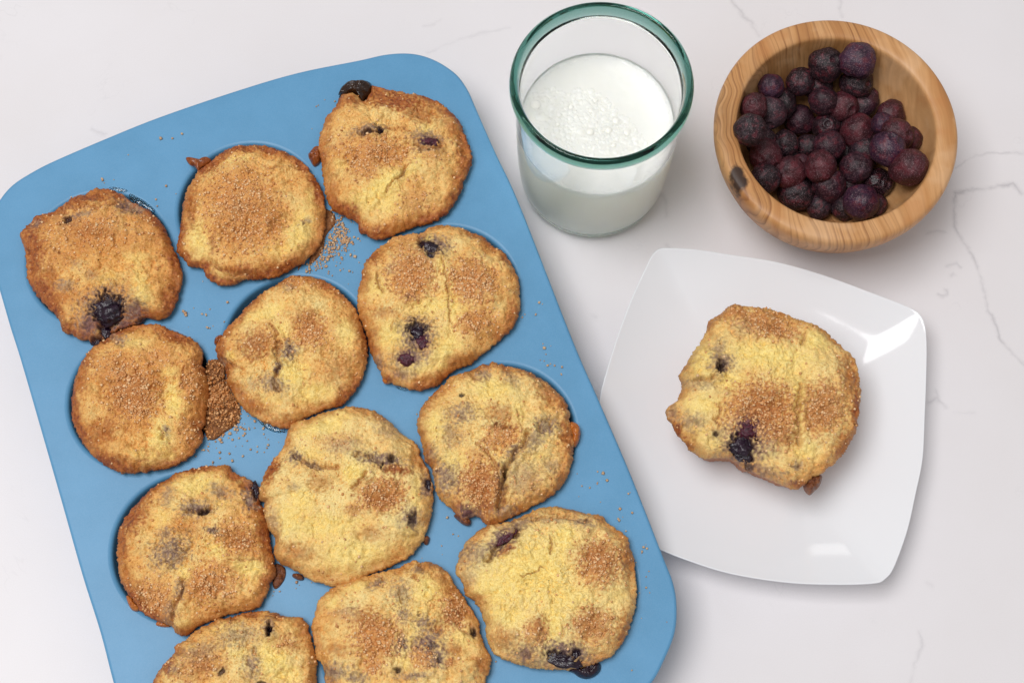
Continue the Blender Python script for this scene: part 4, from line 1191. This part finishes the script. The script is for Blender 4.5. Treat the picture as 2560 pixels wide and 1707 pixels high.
# ------------------------------------------------------------------ glass of milk
def build_glass():
    H = 0.105
    c3 = at(1505, 201, H)
    c = (float(c3[0]), float(c3[1]), 0.0)
    m, nt, b = new_mat("green_glass")
    b.inputs["Base Color"].default_value = (1, 1, 1, 1)
    b.inputs["Roughness"].default_value = 0.0
    b.inputs["IOR"].default_value = 1.36
    b.inputs["Transmission Weight"].default_value = 1.0
    va = N(nt, "ShaderNodeVolumeAbsorption", Density=9.0)
    va.inputs["Color"].default_value = (0.08, 0.66, 0.56, 1)
    nt.links.new(va.outputs[0], nt.nodes["Material Output"].inputs["Volume"])
    prof = [(0, 0.0015), (.026, .0012), (.029, .0004), (.0315, .0), (.0340, .0009), (.0362, .0035), (.0378, .008), (.0388, .016), (.0396, .030), (.0402, .050), (.0405, .070),
            (.0406, .085), (.0408, .0925), (.0410, .0942), (.0413, .0955), (.0411, .0961), (.0402, .0963), (.0391, .0961), (.0386, .0952), (.0384, .092), (.0383, .080), (.0381, .060), (.0376, .035), (.0366, .018), (.0345, .010), (.030, .0070), (0, .0062)]
    rimp = [(.0402, .0966), (.0413, .0964), (.0424, .0969), (.0432, .0981), (.0436, .1001), (.0434, .1024), (.0428, .1040), (.0418, .1049), (.0409, .1050),
            (.0401, .1044), (.0396, .1031), (.0392, .1008), (.0389, .0985), (.0389, .0974), (.0393, .0968), (.0402, .0966)]
    m2 = m.copy()  # same glass tinted far darker, painting in the dark reflections inside the rim
    m2.name = "green_glass_rim"
    for nd in m2.node_tree.nodes:
        if nd.type == 'VOLUME_ABSORPTION':
            nd.inputs["Density"].default_value = 270.0
            nd.inputs["Color"].default_value = (0.06, 0.50, 0.43, 1)
    root = empty("glass_tumbler", c)
    tag(root, "thick rimmed clear green glass tumbler half filled with milk", "glass")
    lathe("glass_wall", prof, m, c, root, 160)
    lathe("rim", rimp, m2, c, root, 160)
    mm, nt, b = mat_simple("milk", (0.99, 0.975, 0.87), 0.26, 0.45)
    b.inputs["Subsurface Weight"].default_value = 0.85
    b.inputs["Subsurface Radius"].default_value = (1.0, 0.97, 0.88)
    b.inputs["Subsurface Scale"].default_value = 0.016
    zt = 0.0625
    rr = np.random.default_rng(5)
    # froth: domes of bubbles in the surface, on the near left part and along the wall
    cx, cy = c[0], c[1]
    F_ = []
    while len(F_) < 900:
        x = 1330 + rr.uniform() * 300
        y = 285 + (x - 1335) * .05 + rr.normal() * 46
        if y > 392 or (x > 1490 and y < 222 + (x - 1490) * 0.95) or y < 222: continue
        p = at(x, y, zt)
        F_.append((p[0] - cx, p[1] - cy, rr.uniform(.00045, .00075) * (1 + 1.3 * rr.uniform() ** 5)))
    for _ in range(260):
        a = rr.uniform(0, 2 * np.pi)
        q = .0371 - abs(rr.normal()) * .0008
        F_.append((q * math.cos(a), q * math.sin(a), rr.uniform(.0004, .0008)))
    F_ = np.array(F_)
    n, K = 420, 130
    th = np.linspace(-np.pi, np.pi, n, endpoint=False)
    r_ = np.linspace(.0002, .0376, K)
    X = r_[:, None] * np.cos(th)
    Y = r_[:, None] * np.sin(th)
    Z = np.full(X.shape, zt) + .00012 * fbm(X * 130, Y * 130, 4, 2)
    base = Z.copy()
    for bx, by, br in F_:
        d2 = (X - bx) ** 2 + (Y - by) ** 2
        m_ = d2 < br * br
        Z[m_] = np.maximum(Z[m_], base[m_] + 0.36 * (np.sqrt(br * br - d2[m_])))
    V = [np.stack([X, Y, Z], -1).reshape(-1, 3)]
    side = [(.0379, zt + .0007), (.03825, zt + .0012), (.03815, .056), (.0377, .035), (.0367, .018), (.0346, .0098), (.030, .0068), (.0002, .0060)]
    for r, z in side:
        V.append(np.stack([r * np.cos(th), r * np.sin(th), np.full(n, z)], -1))
    V = np.concatenate(V) + np.array(c)
    milk = mesh_obj("milk", V, ring_faces(K + len(side), n), mm, None, origin=np.array(c))
    tag(milk, "white frothy milk inside the green glass tumbler", "milk")
    spots = [(1340, 262, .0026), (1540, 303, .0019), (1522, 326, .0018), (1478, 277, .0015), (1568, 332, .0017), (1488, 252, .0013), (1398, 288, .0013), (1428, 268, .0012),
             (1476, 330, .0019), (1375, 303, .0011), (1588, 326, .0011), (1405, 259, .0011), (1395, 311, .0012), (1535, 363, .0012)]
    bm = bmesh.new()
    bmesh.ops.create_uvsphere(bm, u_segments=20, v_segments=12, radius=1.0)
    for f in bm.faces: f.smooth = True
    bme = bpy.data.meshes.new("bubble")
    bm.to_mesh(bme)
    bm.free()
    bme.materials.append(mat_simple("milk_bubble", (0.97, 0.955, 0.88), 0.3, 0.5)[0])
    for x, y, r in spots:
        p = at(x, y, zt)
        o = bpy.data.objects.new("bubble", bme)
        COL.objects.link(o)
        o.parent = milk
        o.location = (p[0] - cx, p[1] - cy, zt - r * .05)
        o.scale = (r, r, r * .55)


build_glass()

# ------------------------------------------------------------------ wooden bowl
ZB = 0.055
bc3 = at(2092, 320, ZB)
BC = (float(bc3[0]), float(bc3[1]), 0.0)
BSY = 1.03
kp = at(1846, 446, 0.0552)
KNOT = (float(kp[0] - BC[0]), float(kp[1] - BC[1]), 0.0552)
R_IN = 0.0494
bowl_in = [(0.0, .0085), (.012, .0088), (.022, .0105), (.031, .0150), (.038, .0215), (.0435, .0295), (.0470, .0380), (.0487, .0460), (.0493, .0515), (.0496, .0535)]
bowl_prof = [(0, 0.0012), (.018, .001), (.022, 0.0), (.027, .0006), (.034, .0040), (.043, .0110), (.0505, .0200), (.0557, .0300), (.0588, .0390), (.0604, .0455), (.0609, .0500), (.0606, .0530), (.0598, .0546),
             (.0585, .0553), (.0560, .0555), (.0530, .0554), (.0510, .0551), (.0500, .0545)] + [(r, z) for r, z in reversed(bowl_in)]
bowl = lathe("wooden_bowl", bowl_prof, mat_wood(), BC, None, 160, 1.0, BSY)
tag(bowl, "round olive wood bowl with thick rim and dark knot, holding frozen blueberries", "bowl")

# ------------------------------------------------------------------ frozen blueberries
M_BERRY = mat_berry()


def berry_mesh(seed, crown=True):
    bm = bmesh.new()
    bmesh.ops.create_icosphere(bm, subdivisions=5, radius=1.0)
    V = np.array([v.co[:] for v in bm.verts])
    d = 1 + 0.11 * gn3(V, 1.25, 50 * seed) + 0.040 * gn3(V, 3.2, 50 * seed + 9) + 0.010 * gn3(V, 9.0, 50 * seed + 20)
    # calyx: a raised star shaped ring with a hollow inside, on +Z
    ang = np.arccos(np.clip(V[:, 2], -1, 1))
    az = np.arctan2(V[:, 1], V[:, 0])
    ringr = 0.30 * (1 + 0.10 * np.cos(5 * az))
    if crown:
        d += 0.045 * np.exp(-((ang - ringr) / 0.07) ** 2) - 0.11 * (1 - sstep(0.12, 0.30, ang))
    V = V * d[:, None]
    F = np.array([[v.index for v in f.verts] for f in bm.faces])
    bm.free()
    me = bpy.data.meshes.new("blueberry")
    me.from_pydata([tuple(v) for v in V * 0.008], [], [tuple(f) for f in F.tolist()])
    me.polygons.foreach_set("use_smooth", np.ones(len(me.polygons), bool))
    me.materials.append(M_BERRY)
    return me


BM_ = [berry_mesh(s) for s in (1, 2, 3, 4, 5, 6)]
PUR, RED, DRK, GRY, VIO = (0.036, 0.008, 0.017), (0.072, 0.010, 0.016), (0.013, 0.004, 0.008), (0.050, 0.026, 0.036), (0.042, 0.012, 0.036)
# crop px (1760 + u / 2.488, 20 + v / 2.488), radius in crop px, colour, roughness, aspect, label.  Hidden ones first; the sunk ones are added fill, dark to blacken the gaps.
BERRIES = [
    (480, 600, 92, DRK, .9, 1.0, "dark fill blueberry sunk beside the red one on the left wall"),
    (380, 1060, 88, DRK, .9, 1.0, "dark fill blueberry sunk under the near left rim beside the long red brown one"),
    (620, 1060, 90, DRK, .9, 1.0, "dark fill blueberry sunk between the two frosty red berries in front"),
    (860, 720, 95, DRK, .9, 1.0, "dark fill blueberry sunk under the joined pair, above the large red brown one"),
    (870, 1130, 95, DRK, .9, 1.0, "dark fill blueberry sunk right of the berry with the magenta spot"),
    (1100, 840, 90, DRK, .9, 1.0, "dark fill blueberry sunk under the big scarred purple one"),
    (700, 480, 90, DRK, .9, 1.0, "dark fill blueberry sunk on the far side just above the joined pair"),
    (1000, 900, 92, DRK, .9, 1.0, "dark fill blueberry sunk left of the big scarred purple one"),
    (520, 960, 92, DRK, .9, 1.0, "dark fill blueberry sunk above the frosty bright red one at near left"),
    (880, 1240, 80, DRK, .9, 1.0, "dark fill blueberry sunk at the near wall between two others"),
    (720, 920, 90, DRK, .9, 1.0, "dark fill blueberry sunk just above the frosty red look alike in front"),
    (350, 820, 85, DRK, .9, 1.0, "dark fill blueberry sunk under the angular grey one's near side"),
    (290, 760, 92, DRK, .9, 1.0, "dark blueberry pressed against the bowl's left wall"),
    (310, 615, 80, RED, .9, 1.0, "reddish blueberry half hidden behind the angular grey berry at left"),
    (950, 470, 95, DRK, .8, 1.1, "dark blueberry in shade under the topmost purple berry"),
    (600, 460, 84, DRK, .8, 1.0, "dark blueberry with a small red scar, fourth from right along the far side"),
    (1160, 665, 84, RED, .8, 1.1, "deep red shaded blueberry on the bare right inner wall"),
    (1280, 820, 72, RED, .8, 1.0, "blueberry mostly hidden at the right behind a wrinkled red one"),
    (600, 975, 62, RED, .9, 1.0, "small blueberry wedged behind the two frosty red ones in front"),
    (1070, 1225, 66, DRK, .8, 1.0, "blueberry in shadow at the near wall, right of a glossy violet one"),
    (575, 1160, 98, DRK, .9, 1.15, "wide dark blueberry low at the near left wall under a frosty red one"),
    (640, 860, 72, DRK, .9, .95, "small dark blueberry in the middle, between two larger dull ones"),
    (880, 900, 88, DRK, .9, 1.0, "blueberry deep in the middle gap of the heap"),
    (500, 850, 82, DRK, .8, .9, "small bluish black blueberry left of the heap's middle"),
    (415, 490, 74, VIO, .8, 1.0, "small violet blueberry apart at the far left wall"),
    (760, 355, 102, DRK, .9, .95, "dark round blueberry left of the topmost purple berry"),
    (775, 860, 92, PUR, .9, 1.05, "dull purple blueberry just left of the heap's middle gap"),
    (1110, 720, 66, VIO, .8, .95, "small purple blueberry with a blotch between two red ones at right"),
    (1000, 590, 84, PUR, .7, 1.25, "purple blueberry with a smooth grey cut, right of the joined pair"),
    (765, 740, 84, DRK, .5, 1.0, "blueberry showing a pale shiny oval calyx in the heap's centre"),
    (745, 580, 86, PUR, .95, 1.0, "left berry of the joined pair at the heap's top"),
    (865, 615, 92, RED, .95, 1.0, "right berry of the joined pair at the heap's top"),
    (595, 700, 88, PUR, .9, 1.05, "rounded purple blueberry right of the angular grey one"),
    (410, 650, 98, GRY, .85, .95, "angular blueberry with a pale grey sheen near the left wall"),
    (1275, 990, 108, RED, .9, .95, "large dull blueberry against the right wall near the rim"),
    (1200, 790, 94, RED, .9, .95, "wrinkled frosty red blueberry near the right wall"),
    (945, 995, 94, PUR, .95, 1.0, "dull frosty blueberry left of the big scarred purple berry"),
    (780, 1105, 98, PUR, .8, 1.1, "elongated blueberry with a magenta spot near the front wall"),
    (715, 1240, 74, DRK, .9, 1.0, "small blueberry lowest at the bowl's near wall"),
    (975, 1210, 104, VIO, .45, 1.0, "large glossy violet blueberry at the bowl's near wall"),
    (1085, 1090, 86, DRK, .05, 1.0, "shiny black blueberry with a bright white glint"),
    (385, 920, 104, RED, .9, .78, "long red brown blueberry at the near left of the heap"),
    (725, 985, 96, RED, .95, .88, "frosty red blueberry, right of its look alike in front"),
    (530, 1025, 98, RED, .95, 1.0, "frosty bright red blueberry at the heap's near left"),
    (952, 770, 103, RED, .95, .95, "large red brown blueberry right of the pale calyx berry"),
    (1143, 878, 102, VIO, .6, 1.0, "big purple blueberry with a red scar, lying highest at right"),
    (955, 328, 104, VIO, .85, 1.05, "topmost purple blueberry touching the bowl's far wall"),
]


def bowl_gap(P, r):
    """clearance of a ball inside the bowl"""
    q = math.hypot(P[0] - BC[0], (P[1] - BC[1]) / BSY)
    best = 1e9
    for (r0, z0), (r1, z1) in zip(bowl_in, bowl_in[1:]):
        dx, dz = r1 - r0, z1 - z0
        t = min(1, max(0, ((q - r0) * dx + (P[2] - z0) * dz) / (dx * dx + dz * dz)))
        dd = math.hypot(q - r0 - t * dx, P[2] - z0 - t * dz)
        side = (q - r0) * dz - (P[2] - z0) * dx     # >0: outside the wall
        best = min(best, dd if side < 0 else -dd) if abs(dd) < abs(best) else best
    if P[2] > ZB: best = max(best, R_IN - q)
    return best - r


placed = []
for q, (u, v, r, colr, rough, asp, lab) in enumerate(BERRIES):
    px, py = 1760 + u / 2.488, 20 + v / 2.488
    d_ = ray(px, py)
    P0 = at(px, py, 0.0)
    rad = r / 2.488 * 0.000224
    P = None
    for z in np.arange(0.012, 0.075, 0.0005):
        Q = _C + d_ * ((z - _C[2]) / d_[2])
        if bowl_gap(Q, rad) < -0.0012: continue
        if any(np.linalg.norm(Q - b_) < 0.68 * (rad + rb) for b_, rb in placed): continue
        P = Q
        break
    if P is None: P = _C + d_ * ((0.03 - _C[2]) / d_[2])
    placed.append((P, rad))
    o = bpy.data.objects.new("blueberry", BM_[q % len(BM_)])
    COL.objects.link(o)
    o.location = P
    k = rad / 0.008
    o.scale = (k * math.sqrt(asp), k / math.sqrt(asp), k * 0.97)
    rq = np.random.default_rng(q + 40)
    tilt = rq.uniform(0.2, 2.6)
    o.rotation_euler = (tilt * rq.choice([-1, 1]), rq.uniform(-.5, .5), rq.uniform(0, 6.28))
    if lab.startswith("blueberry showing"): o.rotation_euler = (0.15, -0.25, 0.6)
    if lab.startswith("shiny black"): o.rotation_euler = (0.5, 0.5, 0.0)
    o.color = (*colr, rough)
    tag(o, lab, "blueberry", "frozen blueberries in the wooden bowl")
